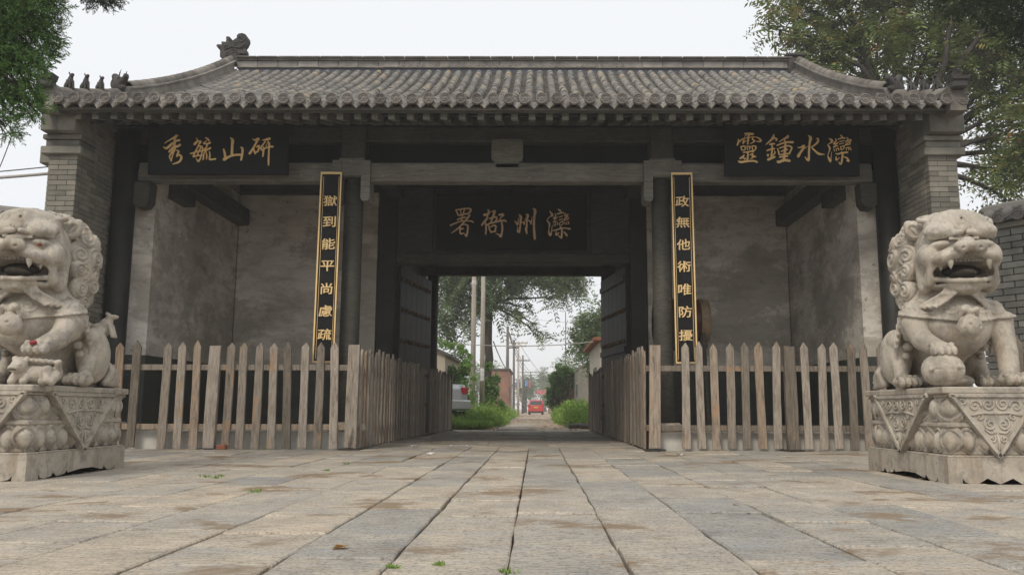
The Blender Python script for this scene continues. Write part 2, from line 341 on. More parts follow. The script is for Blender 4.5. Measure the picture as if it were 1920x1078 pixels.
# ------------------------------------------------------------------ signed-distance carving for the statues
class SDF:
    def __init__(s, lo, hi, h):
        s.lo = np.array(lo, float); s.h = h
        s.n = np.ceil((np.array(hi)-s.lo)/h).astype(int)+1
        s.ax = [s.lo[i]+h*np.arange(s.n[i]) for i in range(3)]
        s.D = np.full(s.n, .12, np.float32)
    def sl(s, lo, hi):
        a = np.clip(np.floor((np.array(lo)-s.lo)/s.h).astype(int), 0, s.n-1); b = np.clip(np.ceil((np.array(hi)-s.lo)/s.h).astype(int)+1, 1, s.n)
        sl = tuple(slice(a[i], b[i]) for i in range(3))
        return sl, s.ax[0][sl[0]][:, None, None], s.ax[1][sl[1]][None, :, None], s.ax[2][sl[2]][None, None, :]
    def op(s, fn, lo, hi, k=.02, sub=False, m=.06):
        lo = np.array(lo)-m; hi = np.array(hi)+m
        if (hi < s.lo).any(): return
        sl, X, Y, Z = s.sl(lo, hi)
        if min(s.D[sl].shape) < 1: return
        d = fn(X, Y, Z).astype(np.float32); a = s.D[sl]
        if sub:
            d = -d; hh = np.clip(.5-.5*(d-a)/k*-1, 0, 1) if False else np.clip(.5+.5*(a-d)/k, 0, 1)
            s.D[sl] = d*(1-hh)+a*hh+k*hh*(1-hh)
        else:
            hh = np.clip(.5+.5*(d-a)/k, 0, 1); s.D[sl] = d*(1-hh)+a*hh-k*hh*(1-hh)
    def ell(s, c, r, k=.02, rot=None, sub=False):
        c = np.array(c, float); r = np.array(r, float)
        Rm = np.eye(3) if rot is None else np.array(Matrix.Rotation(R(rot[2]), 3, 'Z') @ Matrix.Rotation(R(rot[1]), 3, 'Y') @ Matrix.Rotation(R(rot[0]), 3, 'X')).T
        def fn(X, Y, Z):
            x, y, z = X-c[0], Y-c[1], Z-c[2]
            p = [Rm[i, 0]*x+Rm[i, 1]*y+Rm[i, 2]*z for i in range(3)]
            k0 = np.sqrt((p[0]/r[0])**2+(p[1]/r[1])**2+(p[2]/r[2])**2)
            k1 = np.sqrt((p[0]/r[0]**2)**2+(p[1]/r[1]**2)**2+(p[2]/r[2]**2)**2)+1e-6
            return np.clip(k0*(k0-1)/k1, -.3, .3)
        m = r.max() if rot is not None else r
        s.op(fn, c-m, c+m, k, sub)
    def cap(s, a, b, ra, rb=None, k=.02, sub=False):
        a = np.array(a, float); b = np.array(b, float); rb = ra if rb is None else rb; ba = b-a; l2 = (ba**2).sum()
        def fn(X, Y, Z):
            t = np.clip(((X-a[0])*ba[0]+(Y-a[1])*ba[1]+(Z-a[2])*ba[2])/l2, 0, 1)
            return np.sqrt((X-a[0]-t*ba[0])**2+(Y-a[1]-t*ba[1])**2+(Z-a[2]-t*ba[2])**2)-(ra+(rb-ra)*t)
        m = max(ra, rb); s.op(fn, np.minimum(a, b)-m, np.maximum(a, b)+m, k, sub)
    def path(s, pts, rs, k=.008, sub=False):
        for i in range(len(pts)-1): s.cap(pts[i], pts[i+1], rs[i] if hasattr(rs, '__len__') else rs, rs[i+1] if hasattr(rs, '__len__') else rs, k, sub)
    def mesh(s, name, mat, mirror=False, warp=None):
        import openvdb
        g = openvdb.FloatGrid(); g.copyFromArray(s.D)
        pts, _, q = g.convertToPolygons(isovalue=0, adaptivity=0) if hasattr(g, 'convertToPolygons') else (*g.convertToQuads(0),)
        pts = np.asarray(pts, float); pts = pts*s.h+s.lo
        if warp is not None: pts = warp(pts)
        if mirror: pts[:, 0] *= -1
        q = np.asarray(q)
        if not mirror: q = q[:, ::-1]
        me = bpy.data.meshes.new(name); me.from_pydata(pts.tolist(), [], q.tolist())
        me.materials.append(MT[mat]); me.polygons.foreach_set('use_smooth', [True]*len(me.polygons)); me.update(); return me

# ================================================================== THE SETTING
def zr(Y):                       # roof surface of the front slope
    t = Y-9.9; return 4.25+.34*t+.0257*t*t

def ground():
    b = MB(); b.add([(-400, -30, -.03), (400, -30, -.03), (400, 21.2, -.03), (-400, 21.2, -.03)], [(0, 1, 2, 3)])
    b.build('forecourt_ground', 'joint', kind='structure')
    b = MB(); b.add([(-900, 21.2, -.012), (900, 21.2, -.012), (900, 1500, -.012), (-900, 1500, -.012)], [(0, 1, 2, 3)])
    b.build('dirt_ground', 'soil', kind='structure')
ground()
RIM = None
def slab_mesh(x0, x1, y0, y1, name='slab'):
    b = MB(); e = .006; z1 = random.uniform(-.004, .004); zt = [z1+random.uniform(-.004, .004) for _ in range(4)]
    def side(p, q, n):
        out = []
        for i in range(n):
            t = i/n; j = random.uniform(-.006, .006) if 0 < i else 0
            dx, dy = q[0]-p[0], q[1]-p[1]; l = math.hypot(dx, dy); out.append((p[0]+dx*t-dy/l*j, p[1]+dy*t+dx/l*j))
        return out
    g = random.uniform(.003, .0075); gy = random.uniform(.007, .014)
    c = [(x0+g, y0+gy), (x1-g, y0+gy), (x1-g, y1-gy), (x0+g, y1-gy)]
    ring = side(c[0], c[1], 3)+side(c[1], c[2], 5)+side(c[2], c[3], 3)+side(c[3], c[0], 5)
    cx, cy = (x0+x1)/2, (y0+y1)/2; n = len(ring)
    def zz(x, y): return zt[0]+(zt[1]-zt[0])*(x-x0)/(x1-x0)+(zt[3]-zt[0])*(y-y0)/(y1-y0)
    ox, oy = random.random()*9, random.random()*9
    inn = [(x+(e if x < cx else -e), y+(e if y < cy else -e)) for x, y in ring]
    vs = [(x, y, -.045) for x, y in ring]+[(x, y, zz(x, y)-.006) for x, y in ring]+[(x, y, zz(x, y)) for x, y in inn]
    f = [(i, (i+1) % n, n+(i+1) % n, n+i) for i in range(n)]+[(n+i, n+(i+1) % n, 2*n+(i+1) % n, 2*n+i) for i in range(n)]+[tuple(range(2*n, 3*n))]
    b.add(vs, f); return b
pav = bpy.data.objects.new('pavement', None); COL.objects.link(pav); pav['kind'] = 'structure'
far = MB(); nsl = 0
random.seed(11)
xs = [.344]
while xs[-1] < 14: xs.append(xs[-1]+random.uniform(.37, .46))
left = [.344]
while left[-1] > -14: left.append(left[-1]-random.uniform(.37, .46))
xs = sorted(left[1:]+xs)
for i in range(len(xs)-1):
    x0, x1 = xs[i], xs[i+1]; y = 1.2+random.uniform(0, 1)
    end = 11.04 if (abs((x0+x1)/2) > 1.98) else 12.0
    while y < end-.05:
        y2 = min(y+random.choice((random.uniform(.5, .8), random.uniform(.7, 1.1), random.uniform(1., 1.5))), end)
        if end-y2 < .4: y2 = end
        vis = y2 > 2.4 and abs((x0+x1)/2-.44)-.3 < .62*y2+.15
        b = slab_mesh(x0, x1, y, y2)
        if vis and abs(x0) < 8: b.build('slab', 'paving', pav); nsl += 1
        else: far.add(np.concatenate(b.v), b.f)
        y = y2
y = 12.0                                      # passage: stones laid across
while y < 21.2:
    dy = random.uniform(.26, .42); x = -2.7
    cut = sorted([-2.7, 2.7, .62+random.uniform(-.03, .03), -.28+random.uniform(-.03, .03), random.uniform(-1.6, -1.1), random.uniform(1.4, 1.9)])
    for a, c in zip(cut[:-1], cut[1:]): slab_mesh(a, c, y, min(y+dy, 21.2)).build('slab', 'paving', pav); nsl += 1
    y += dy
far.build('slab', 'paving', pav, kind='stuff')

# ================================================================== THE GATEHOUSE
GH = thing('gatehouse', 'old grey-tiled timber and brick gatehouse with its doors open', 'gatehouse')
def part(name, b, mat, parent=GH, **k): return b.build(name, mat, parent, **k)

# --- platforms of the side bays
for s in (-1, 1):
    a, c = (1.98, 5.3) if s > 0 else (-5.3, -1.98)
    bb = MB(); bevbox(bb, a, c, 11.06, 21.0, -.05, .23, .008); part('platform', bb, 'whitestep')
# --- side walls: core + bricks on the exposed faces
BR = MB(); bevbox(BR, -.5, .5, -.5, .5, -.5, .5, .02); brick_me = BR.mesh('brick', 'brick'); brickd_me = BR.mesh('brick', 'brickdark')
def put_brick(parent, x0, x1, y0, y1, z0, z1, rz=0, c=None):
    o = link('brick', brick_me, parent)
    o.location = ((x0+x1)/2, (y0+y1)/2, (z0+z1)/2) if c is None else c
    o.scale = (x1-x0, y1-y0, z1-z0); o.rotation_euler = (0, 0, rz); return o
for s in (-1, 1):
    bb = MB()
    X = lambda a, c: (min(s*a, s*c), max(s*a, s*c))
    x0, x1 = X(5.475, 5.80); box(bb, x0, x1, 10.34, 21.0, -.05, 3.72); box(bb, *X(5.475, 5.795), 10.4, 11.895, 3.721, 4.42)
    x0, x1 = X(5.08, 5.47); box(bb, x0, x1, 11.75, 21.0, -.05, 3.72)
    x0, x1 = X(5.06, 5.80); box(bb, x0, x1, 11.9, 21.0, 3.725, 4.5)
    prism(bb, [(11.0, 4.505), (20.8, 4.505), (18.6, 5.5), (15.9, 7.05), (13.2, 5.5)], x0, x1, axis='x')
    sw = part('side_wall', bb, 'mortar')
    z = .03; k = 0
    while z < 4.36:                                      # brick courses
        hgt = .0675
        cuts = [5.442, 5.56, 5.80] if k % 2 else [5.442, 5.682, 5.80]
        for a, c in (zip(cuts[:-1], cuts[1:]) if z < 3.68 else ()):
            x0, x1 = X(a+.003, c+.012 if c > 5.79 else c-.003)
            put_brick(sw, x0, x1, 10.3, 10.3+.11, z+.003, z+hgt-.003)
        ys = [10.417, 10.66, 10.90, 11.14] if k % 2 else [10.417, 10.54, 10.78, 11.02, 11.2]
        for a, c in zip(ys[:-1], ys[1:]):
            x0, x1 = X(5.44, 5.48); put_brick(sw, x0, x1, a+.003, c-.003, z+.003, z+hgt-.003)
        z += hgt; k += 1
    # corbelled head of the wall end
    for (z0, z1, o_, y0) in ((3.74, 3.84, .06, 10.24), (3.845, 3.93, .02, 10.28), (3.935, 4.0, .05, 10.25), (4.005, 4.33, .03, 10.12)):
        n_ = 2 if z0 > 4 else 1
        for q in range(n_):
            a = 5.44-o_+(q*(.40+o_*1.0)/n_ if n_ > 1 else 0); c = a+(.40+2*o_)/n_-.004*(n_ > 1)
            bb = MB(); x0, x1 = X(a, c); bevbox(bb, x0, x1, y0, 10.66, z0, z1, .01); part('corbel_stone', bb, 'corbel')
    # plastered lining: chamfer, side wall, dado, top
    bb = MB()
    px = [(5.34, 11.46), (5.02, 11.62), (5.02, 14.9), (5.30, 14.9)]
    pp = [(s*a, c) for a, c in px]
    vs = [(a, c, 1.26) for a, c in pp]+[(a, c, 4.42) for a, c in pp]
    bb.add(vs, [(0, 1, 5, 4), (1, 2, 6, 5), (2, 3, 7, 6), (3, 0, 4, 7), (4, 5, 6, 7)])
    me = fixn(bb.mesh('plaster_lining', 'plaster')); me['k'] = 1; link('plaster_lining', me, GH)
    bb = MB(); pp = [(s*(a-.008), c-.006) for a, c in px]
    vs = [(a, c, .23) for a, c in pp]+[(a, c, 1.26) for a, c in pp]
    bb.add(vs, [(0, 1, 5, 4), (1, 2, 6, 5), (2, 3, 7, 6), (3, 0, 4, 7), (4, 5, 6, 7)])
    link('dado', fixn(bb.mesh('dado', 'dado')), GH)
    # beam running back along the side wall, with the plaster patch under it
    x0, x1 = X(4.80, 5.14); bb = MB(); bevbox(bb, x0, x1, 11.5, 14.86, 3.82, 4.12, .02); part('side_beam', bb, 'timber')
    bb = MB(); prism(bb, [(12.0, 3.6), (12.55, 3.6), (12.55, 3.82), (12.0, 3.82)], *X(4.84, 5.08), axis='x'); part('beam_block', bb, 'timber')
    # back wall of the side bay
    x0, x1 = X(2.44, 5.02); bb = MB(); bevbox(bb, x0, x1, 14.9, 15.2, 1.26, 4.42, .02); part('back_wall', bb, 'plaster')
    bb = MB(); box(bb, x0, x1, 14.885, 15.2, .23, 1.255); part('dado', bb, 'dado')
    bb = MB(); x0, x1 = X(2.35, 5.05); box(bb, x0, x1, 14.95, 15.15, 4.42, 6.45); part('upper_wall_board', bb, 'timber')
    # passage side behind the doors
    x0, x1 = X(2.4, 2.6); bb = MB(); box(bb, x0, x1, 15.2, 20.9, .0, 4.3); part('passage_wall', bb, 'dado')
    # timber stub under the eave on the outer face
    x0, x1 = X(5.8, 6.12); bb = MB(); bevbox(bb, x0, x1, 10.6, 10.78, 3.72, 3.9, .01)
    if s < 0: part('timber_end', bb, 'brick')

# --- columns
def column(x, y, r_, z0=.0, z1=4.5, mat='timber', base=True):
    if abs(x) > 5 and y < 15: mat = 'doorpaint'
    b = MB(); lathe(b, [(r_*1.02, z0), (r_, z0+.5), (r_*.96, z1)], 20, (x, y, 0)); c = part('column', b, mat, smooth=True)
    if base:
        b = MB(); lathe(b, [(r_*1.75, .225), (r_*2.0, .25), (r_*1.95, .29), (r_*1.5, .34), (r_*1.4, .35)], 20, (x, y, 0)); part('base_stone', b, 'step', c, smooth=True)
for x in (-2.13, 2.19): column(x, 11.42, .135, .3, 4.5)
for x in (-5.30, 5.30): column(x, 11.27, .155, .23, 4.4)
for x in (-2.13, 2.19, -5.2, 5.2): column(x, 20.5, .14, .0, 4.2, base=False)
# --- tie beams
for (a, c) in ((-5.12, -2.32), (-1.93, 1.99), (2.38, 5.12)):
    b = MB(); bevbox(b, a, c, 11.24, 11.46, 3.66, 3.93, .018); part('tie_beam', b, 'beam')
for x in (-2.13, 2.19):                                        # carved bracket blocks round the column heads
    b = MB()
    bevbox(b, x-.185, x+.185, 11.19, 11.5, 3.72, 3.99, .02)
    for q in (-1, 1):
        prism(b, [(x+q*.14, 3.40), (x+q*.17, 3.36), (x+q*.25, 3.37), (x+q*.27, 3.42), (x+q*.262, 3.66), (x+q*.262, 3.94), (x+q*.14, 3.94)], 11.17, 11.48)
    me = fixn(b.mesh('beam_bracket', 'beam')); link('beam_bracket', me, GH)
for s in (-1, 1):                                              # bracket where the outer beam meets the corner column
    b = MB(); prism(b, [(s*5.15, 3.34), (s*5.1, 3.28), (s*4.99, 3.29), (s*4.94, 3.36), (s*4.93, 3.64), (s*5.15, 3.64)], 11.22, 11.44)
    link('beam_bracket', fixn(b.mesh('beam_bracket', 'timber')), GH)
# upper beams, purlin, struts
b = MB(); bevbox(b, -5.3, 5.3, 11.3, 11.5, 4.25, 4.47, .015); part('eave_beam', b, 'timber')
b = MB(); tube(b, [(-5.6, 11.42, 4.60), (5.6, 11.42, 4.60)], .125, 16); part('eave_purlin', b, 'timber', smooth=True)
for x in (-2.13, 2.19):
    b = MB(); bevbox(b, x-.17, x+.17, 11.22, 11.5, 3.94, 4.46, .03); part('column_head', b, 'timber')
b = MB()
prism(b, [(-.19, 3.99), (-.17, 3.95), (-.13, 3.93), (.19, 3.93), (.23, 3.95), (.25, 3.99), (.25, 4.22), (.23, 4.26), (-.17, 4.26), (-.19, 4.22)], 11.22, 11.5)
prism(b, [(-.13, 3.86), (.19, 3.86), (.19, 3.935), (-.13, 3.935)], 11.24, 11.48); link('carved_block', fixn(b.mesh('carved_block', 'beam')), GH)
b = MB(); box(b, -5.3, 5.3, 11.47, 11.5, 3.9, 4.26); part('gap_shade_sheet', b, 'black')  # black sheet standing in for the shade in the gap between the beams
for x in (-2.13, 2.19):                                        # beams running back through the gate
    b = MB(); bevbox(b, x-.13, x+.13, 11.55, 20.4, 4.35, 4.65, .02); part('cross_beam', b, 'timber')
    b = MB(); bevbox(b, x-.12, x+.12, 13.6, 18.2, 5.2, 5.45, .02); part('cross_beam', b, 'timber')
for y in (13.4, 15.9, 18.4):
    b = MB(); tube(b, [(-5.6, y, zr(y)-.33 if y < 16 else zr(31.8-y)-.33), (5.6, y, zr(y)-.33 if y < 16 else zr(31.8-y)-.33)], .13, 12); part('purlin', b, 'timber', smooth=True)
# --- door wall
for (a, c) in ((-2.44, -2.1), (2.14, 2.44)):
    b = MB(); bevbox(b, a, c, 14.84, 15.1, 0, 4.5, .015); part('door_jamb', b, 'doorpaint')
for (a, c) in ((-2.83, -2.452), (2.452, 2.8)):
    b = MB(); box(b, a, c, 14.862, 14.885, 1.4, 4.45); part('plaster_strip', b, 'plaster')
b = MB(); bevbox(b, -2.1, 2.14, 14.8, 15.06, 3.13, 3.31, .015); part('door_lintel', b, 'timber')
for (a, c) in ((-2.1, -1.45), (-1.44, -.02), (-.01, 1.42), (1.43, 2.14)):
    b = MB(); bevbox(b, a, c, 14.9, 14.98, 3.315, 4.56, .012); part('door_panel', b, 'timber')
b = MB(); box(b, -2.34, 2.34, 14.96, 15.1, 4.565, 6.45); part('upper_wall_board', b, 'timber')
STUD = MB(); lathe(STUD, [(.042, 0), (.04, .02), (.025, .036), (.006, .042)], 10, axis='y'); stud_me = STUD.mesh('stud', 'stud', True); fixn(stud_me)
for s in (-1, 1):
    hx = -2.07 if s < 0 else 2.11
    leaf = MB(); 
    for q in range(6): bevbox(leaf, .0+q*.325, .322+q*.325, -.04, .04, 0, 3.06, .006)
    for zz_ in (.25, 1.5, 2.8): box(leaf, .04, 1.9, .04, .075, zz_, zz_+.1)
    lo_ = part('door_leaf', leaf, 'doorpaint'); lo_.location = (hx, 15.02, .06)
    ang = R(80.5) if s < 0 else R(99.0); lo_.rotation_euler = (0, 0, ang)
    for zq in (.55, 1.12, 1.70, 2.26, 2.82):
        for q in range(9):
            o = link('stud', stud_me, lo_); o.location = (.14+q*.205, (-.04 if s < 0 else .04), zq)
            o.rotation_euler = (0, 0, 0) if s > 0 else (0, 0, PI)
# --- rear beam
b = MB(); bevbox(b, -5.2, 5.2, 20.35, 20.55, 3.80, 4.02, .02); part('rear_beam', b, 'timber')
b = MB(); bevbox(b, -5.2, 5.2, 20.35, 20.6, 4.28, 4.5, .02); part('rear_beam', b, 'timber')
for s in (-1, 1):
    b = MB(); box(b, min(s*2.3, s*5.1), max(s*2.3, s*5.1), 20.4, 20.5, 0, 3.8); part('rear_wall', b, 'mortar')

# --- rafters
RAF = MB(); tube(RAF, [(0, 0, 0), (0, 5.9, 2.93)], .052, 10); raf_me = RAF.mesh('round_rafter', 'timber')
FL = MB(); 
vsf = [(-.042, 0, -.045), (.042, 0, -.045), (.042, 1.6, .42), (-.042, 1.6, .42), (-.042, 0, .05), (.042, 0, .05), (.042, 1.6, .50), (-.042, 1.6, .50)]
FL.add(vsf, BOXF); fl_me = FL.mesh('square_rafter', 'beam')
x = -5.35
while x < 5.4:
    o = link('round_rafter', raf_me, GH); o.location = (x, 10.42, 4.235); 
    o = link('square_rafter', fl_me, GH); o.location = (x+random.uniform(-.012, .012), 10.06, 4.175)
    x += .2205+random.uniform(-.006, .006)
b = MB(); bevbox(b, -5.7, 5.7, 9.97, 10.09, 4.222, 4.262, .006); part('eave_board', b, 'beam')
b = MB(); box(b, -5.5, 5.5, 10.40, 10.46, 4.305, 4.37); part('eave_board', b, 'timber')
# --- roof deck (front concave, rear mirrored)
ys = np.linspace(9.98, 15.9, 25)
prof = [(y, zr(y)-.02) for y in ys]+[(31.8-y, zr(y)-.02) for y in ys[::-1][1:]]
low = [(y, z-.07) for y, z in prof][::-1]
b = MB(); n_ = len(prof)
vs = []
for x in (-5.72, 5.72):
    vs += [(x, y, z) for y, z in prof]+[(x, y, z-.07) for y, z in prof]
f = []
for i in range(n_-1):
    f += [(i, i+1, 2*n_+i+1, 2*n_+i), (n_+i, 3*n_+i, 3*n_+i+1, n_+i+1), (i, n_+i, n_+i+1, i+1), (2*n_+i, 2*n_+i+1, 3*n_+i+1, 3*n_+i)]
f += [(0, 2*n_, 3*n_, n_), (n_-1, 2*n_-1, 4*n_-1, 3*n_-1)]
b.add(vs, f); roof = link('roof', fixn(b.mesh('roof', 'timber')), GH)

# --- tiles
def half_tube(r0, r1, ln, n=9, th=.012):
    vs = []
    for (y, r_) in ((0, r0), (ln, r1)):
        for j in range(n):
            q = PI*j/(n-1); vs.append((-r_*math.cos(q), y, r_*math.sin(q)*1.05))
    for (y, r_) in ((0, r0-th), (ln, r1-th)):
        for j in range(n):
            q = PI*j/(n-1); vs.append((-r_*math.cos(q), y, r_*math.sin(q)*1.05))
    f = [(j, j+1, n+j+1, n+j) for j in range(n-1)]+[(j, 2*n+j, 2*n+j+1, j+1) for j in range(n-1)]
    return vs, f
V_, F_ = half_tube(.066, .059, .275)
b = MB(); b.add(V_, F_); cov_me = fixn(b.mesh('cover_tile', 'tile', True))
# arc-length stations up the slope
st = []; y = 9.90
while y < 15.72:
    sl_ = .34+2*.0257*(y-9.9); st.append((y, zr(y), math.atan(sl_))); y += .25*math.cos(math.atan(sl_))
rows = [-5.7+.2*i for i in range(58)]
mass = MB(); VV = np.array(V_)
n_obj = 0
for ri, x in enumerate(rows):
    jx = random.uniform(-.008, .008)
    for si, (y, z, an) in enumerate(st):
        dx = jx+random.uniform(-.006, .006); dz = random.uniform(-.004, .004); rz = random.uniform(-.03, .03)
        if si < 5 and n_obj < 290:
            o = link('cover_tile', cov_me, roof); o.location = (x+dx, y, z+.02+dz); o.rotation_euler = (an-.03, 0, rz); n_obj += 1
        else:
            ca, sa = math.cos(an-.03), math.sin(an-.03); p = VV*np.array([random.uniform(.94, 1.06), 1, random.uniform(.94, 1.05)])
            p = np.stack([p[:, 0]+rz*p[:, 1], p[:, 1]*ca-p[:, 2]*sa, p[:, 1]*sa+p[:, 2]*ca], 1)+np.array([x+dx, y, z+.02+dz])
            mass.add(p, F_)
part('cover_tiles', mass, 'tile_i', roof, smooth=True, kind='stuff')
pan = MB()
for ri in range(57):
    x = rows[ri]+.1
    y = 9.93; q = 0
    while y < 15.75:
        an = math.atan(.34+2*.0257*(y-9.9)); ln = .13; j = random.uniform(-.004, .004)
        vs = []
        for (yy, lift) in ((0, .022), (ln, .006)):
            for uu in (-1, -.5, 0, .5, 1):
                vs.append((x+uu*.075+j, y+yy*math.cos(an), zr(y)+yy*math.sin(an)+lift+.022*uu*uu-.01))
        for uu in (-1, -.5, 0, .5, 1): vs.append((x+uu*.075+j, y, zr(y)-.03+.022*uu*uu))
        pan.add(vs, [(i, i+1, 6+i, 5+i) for i in range(4)]+[(10+i, 11+i, 1+i, i) for i in range(4)])
        y += ln*.93*math.cos(an); q += 1
part('pan_tiles', pan, 'pan', roof, kind='stuff')
# end discs and drip tiles
b = MB(); lathe(b, [(.070, .03), (.072, -.012), (.060, -.014), (.056, -.002), (.040, -.002), (.036, -.010), (.030, -.002), (.016, -.002), (.012, -.014), (.002, -.016)], 22, axis='y')
lathe(b, [(.022, .045), (.02, .085), (.008, .10)], 8, (0, .07, .02))
for q in range(6):
    a = 2*PI*q/6; lathe(b, [(.007, -.002), (.006, -.010), (.001, -.012)], 6, (.047*math.cos(a), 0, .047*math.sin(a)), axis='y')
end_me = fixn(b.mesh('end_tile', 'disc'))
b = MB(); outl = [(-.088, .036), (-.07, .0), (-.045, -.028), (-.02, -.055), (0, -.082), (.02, -.055), (.045, -.028), (.07, .0), (.088, .036), (.05, .016), (0, .008), (-.05, .016)]
prism(b, outl, -.012, .008)
for k_ in (.74, .5, .26):
    tube(b, [(u*k_, -.014, v*k_-.012+.008*(1-k_)) for u, v in outl[:9]], .0045, 4)
b.add([(-.088, 0, .036), (-.05, 0, .016), (0, 0, .008), (.05, 0, .016), (.088, 0, .036), (-.088, .16, .085), (-.05, .16, .065), (0, .16, .057), (.05, .16, .065), (.088, .16, .085)], [(0, 1, 6, 5), (1, 2, 7, 6), (2, 3, 8, 7), (3, 4, 9, 8)])
drip_me = fixn(b.mesh('drip_tile', 'drip'))
for i, x in enumerate(rows):
    o = link('end_tile', end_me, roof); o.location = (x+random.uniform(-.006, .006), 9.845, zr(9.9)+.075+random.uniform(-.005, .005)); o.rotation_euler = (R(-8)+random.uniform(-.06, .06), random.uniform(0, 6), random.uniform(-.06, .06))
    o.rotation_euler[1] = 0
    if i < 57:
        o = link('drip_tile', drip_me, roof); o.location = (x+.1+random.uniform(-.008, .008), 9.885, zr(9.9)+.030+random.uniform(-.006, .006)); o.scale = (1.02, 1, 1.0)
        o.rotation_euler = (R(-14)+random.uniform(-.08, .08), random.uniform(-.07, .07), random.uniform(-.08, .08))

# --- main ridge
rg = MB(); 
box(rg, -5.45, 5.55, 15.70, 16.1, 6.95, 7.195); ridge = part('main_ridge', rg, 'mouldblue')
def band(y0, z0, z1, ln, mat, e=.008, yb=16.1, x0=-5.52, x1=5.5, name='ridge_brick'):
    x = x0; k = 0
    while x < x1-.02:
        x2 = min(x+ln*random.uniform(.97, 1.03), x1); b = MB(); j = random.uniform(-.004, .004)
        bevbox(b, x+.003, x2-.003, y0+j, yb, z0+j*.5, z1+j*.5, e); b.build(name, mat, ridge); x = x2
band(15.66, 7.20, 7.225, .42, 'ridge'); band(15.72, 7.227, 7.365, .40, 'ridgepanel'); band(15.67, 7.367, 7.395, .42, 'ridge'); band(15.62, 7.397, 7.432, .42, 'ridge', .012)
b = MB()
for i in range(34):
    x = -2.2+i*.132
    if x > 2.3: break
    s_ = 1 if i % 2 else -1; pts = []
    for q in range(15):
        t = q/14; rr_ = .062*(1-t*.85); a = PI*.2+t*3.2*PI
        pts.append((x+rr_*math.cos(a), 15.712, 7.295+s_*.006+rr_*math.sin(a)*s_))
    tube(b, pts, .0085, 5)
    tube(b, [(x-.06, 15.712, 7.295-s_*.05), (x, 15.71, 7.295+s_*.02), (x+.08, 15.712, 7.295+s_*.055)], .008, 5)
b.build('scroll_carving', 'ridgepanel', ridge)
# --- ornament outlines
def spiral(c, r0, turns, dirn, y, a0=0, n=26):
    return [(c[0]+r0*(1-.9*i/n)*math.cos(a0+dirn*2*PI*turns*i/n), y, c[1]+r0*(1-.9*i/n)*math.sin(a0+dirn*2*PI*turns*i/n)) for i in range(n+1)]
K = .00245
fin = [(1290, 235), (1288, 150), (1262, 152), (1255, 138), (1268, 128), (1297, 130), (1297, 105), (1333, 108), (1334, 78), (1329, 66), (1346, 60), (1362, 66), (1358, 80), (1358, 108), (1378, 104), (1400, 85), (1420, 72), (1418, 52), (1434, 36), (1460, 32), (1488, 42), (1505, 65), (1508, 92), (1496, 125), (1476, 155), (1456, 178), (1468, 175), (1480, 162), (1494, 166), (1500, 185), (1497, 205), (1450, 208), (1445, 292), (1340, 292), (1330, 250)]
def finial(X0):
    P = [((u-1395)*K, (250-v)*K) for u, v in fin]
    b = MB(); prism(b, P, -.09, .09)
    c = lambda u, v: ((u-1395)*K, (250-v)*K)
    tube(b, spiral(c(1452, 78), .10, 1.3, -1, -.095, 1.2), .016, 6)
    for (u, v, r_, d) in ((1415, 125, .05, 1), (1400, 178, .06, -1), (1350, 215, .06, 1), (1430, 205, .045, -1), (1330, 150, .035, 1)):
        tube(b, spiral(c(u, v), r_, 1.2, d, -.093), .013, 6)
    tube(b, [(*c(1500, 100), 0)][0:0] or [(c(1490, 130)[0], -.095, c(1490, 130)[1]), (c(1450, 160)[0], -.1, c(1450, 160)[1]), (c(1385, 150)[0], -.1, c(1385, 150)[1]), (c(1320, 175)[0], -.095, c(1320, 175)[1])], .016, 6)
    o = b.build('dragon_finial', 'finial', ridge); fixn(o.data); o.location = (X0, 15.82, 7.42); return o
finial(-5.62)
b = MB(); bevbox(b, 5.42, 5.72, 15.64, 16.1, 7.1, 7.44, .02); bevbox(b, 5.36, 5.78, 15.6, 16.1, 7.442, 7.50, .015); b.build('broken_finial_base', 'finial', ridge)
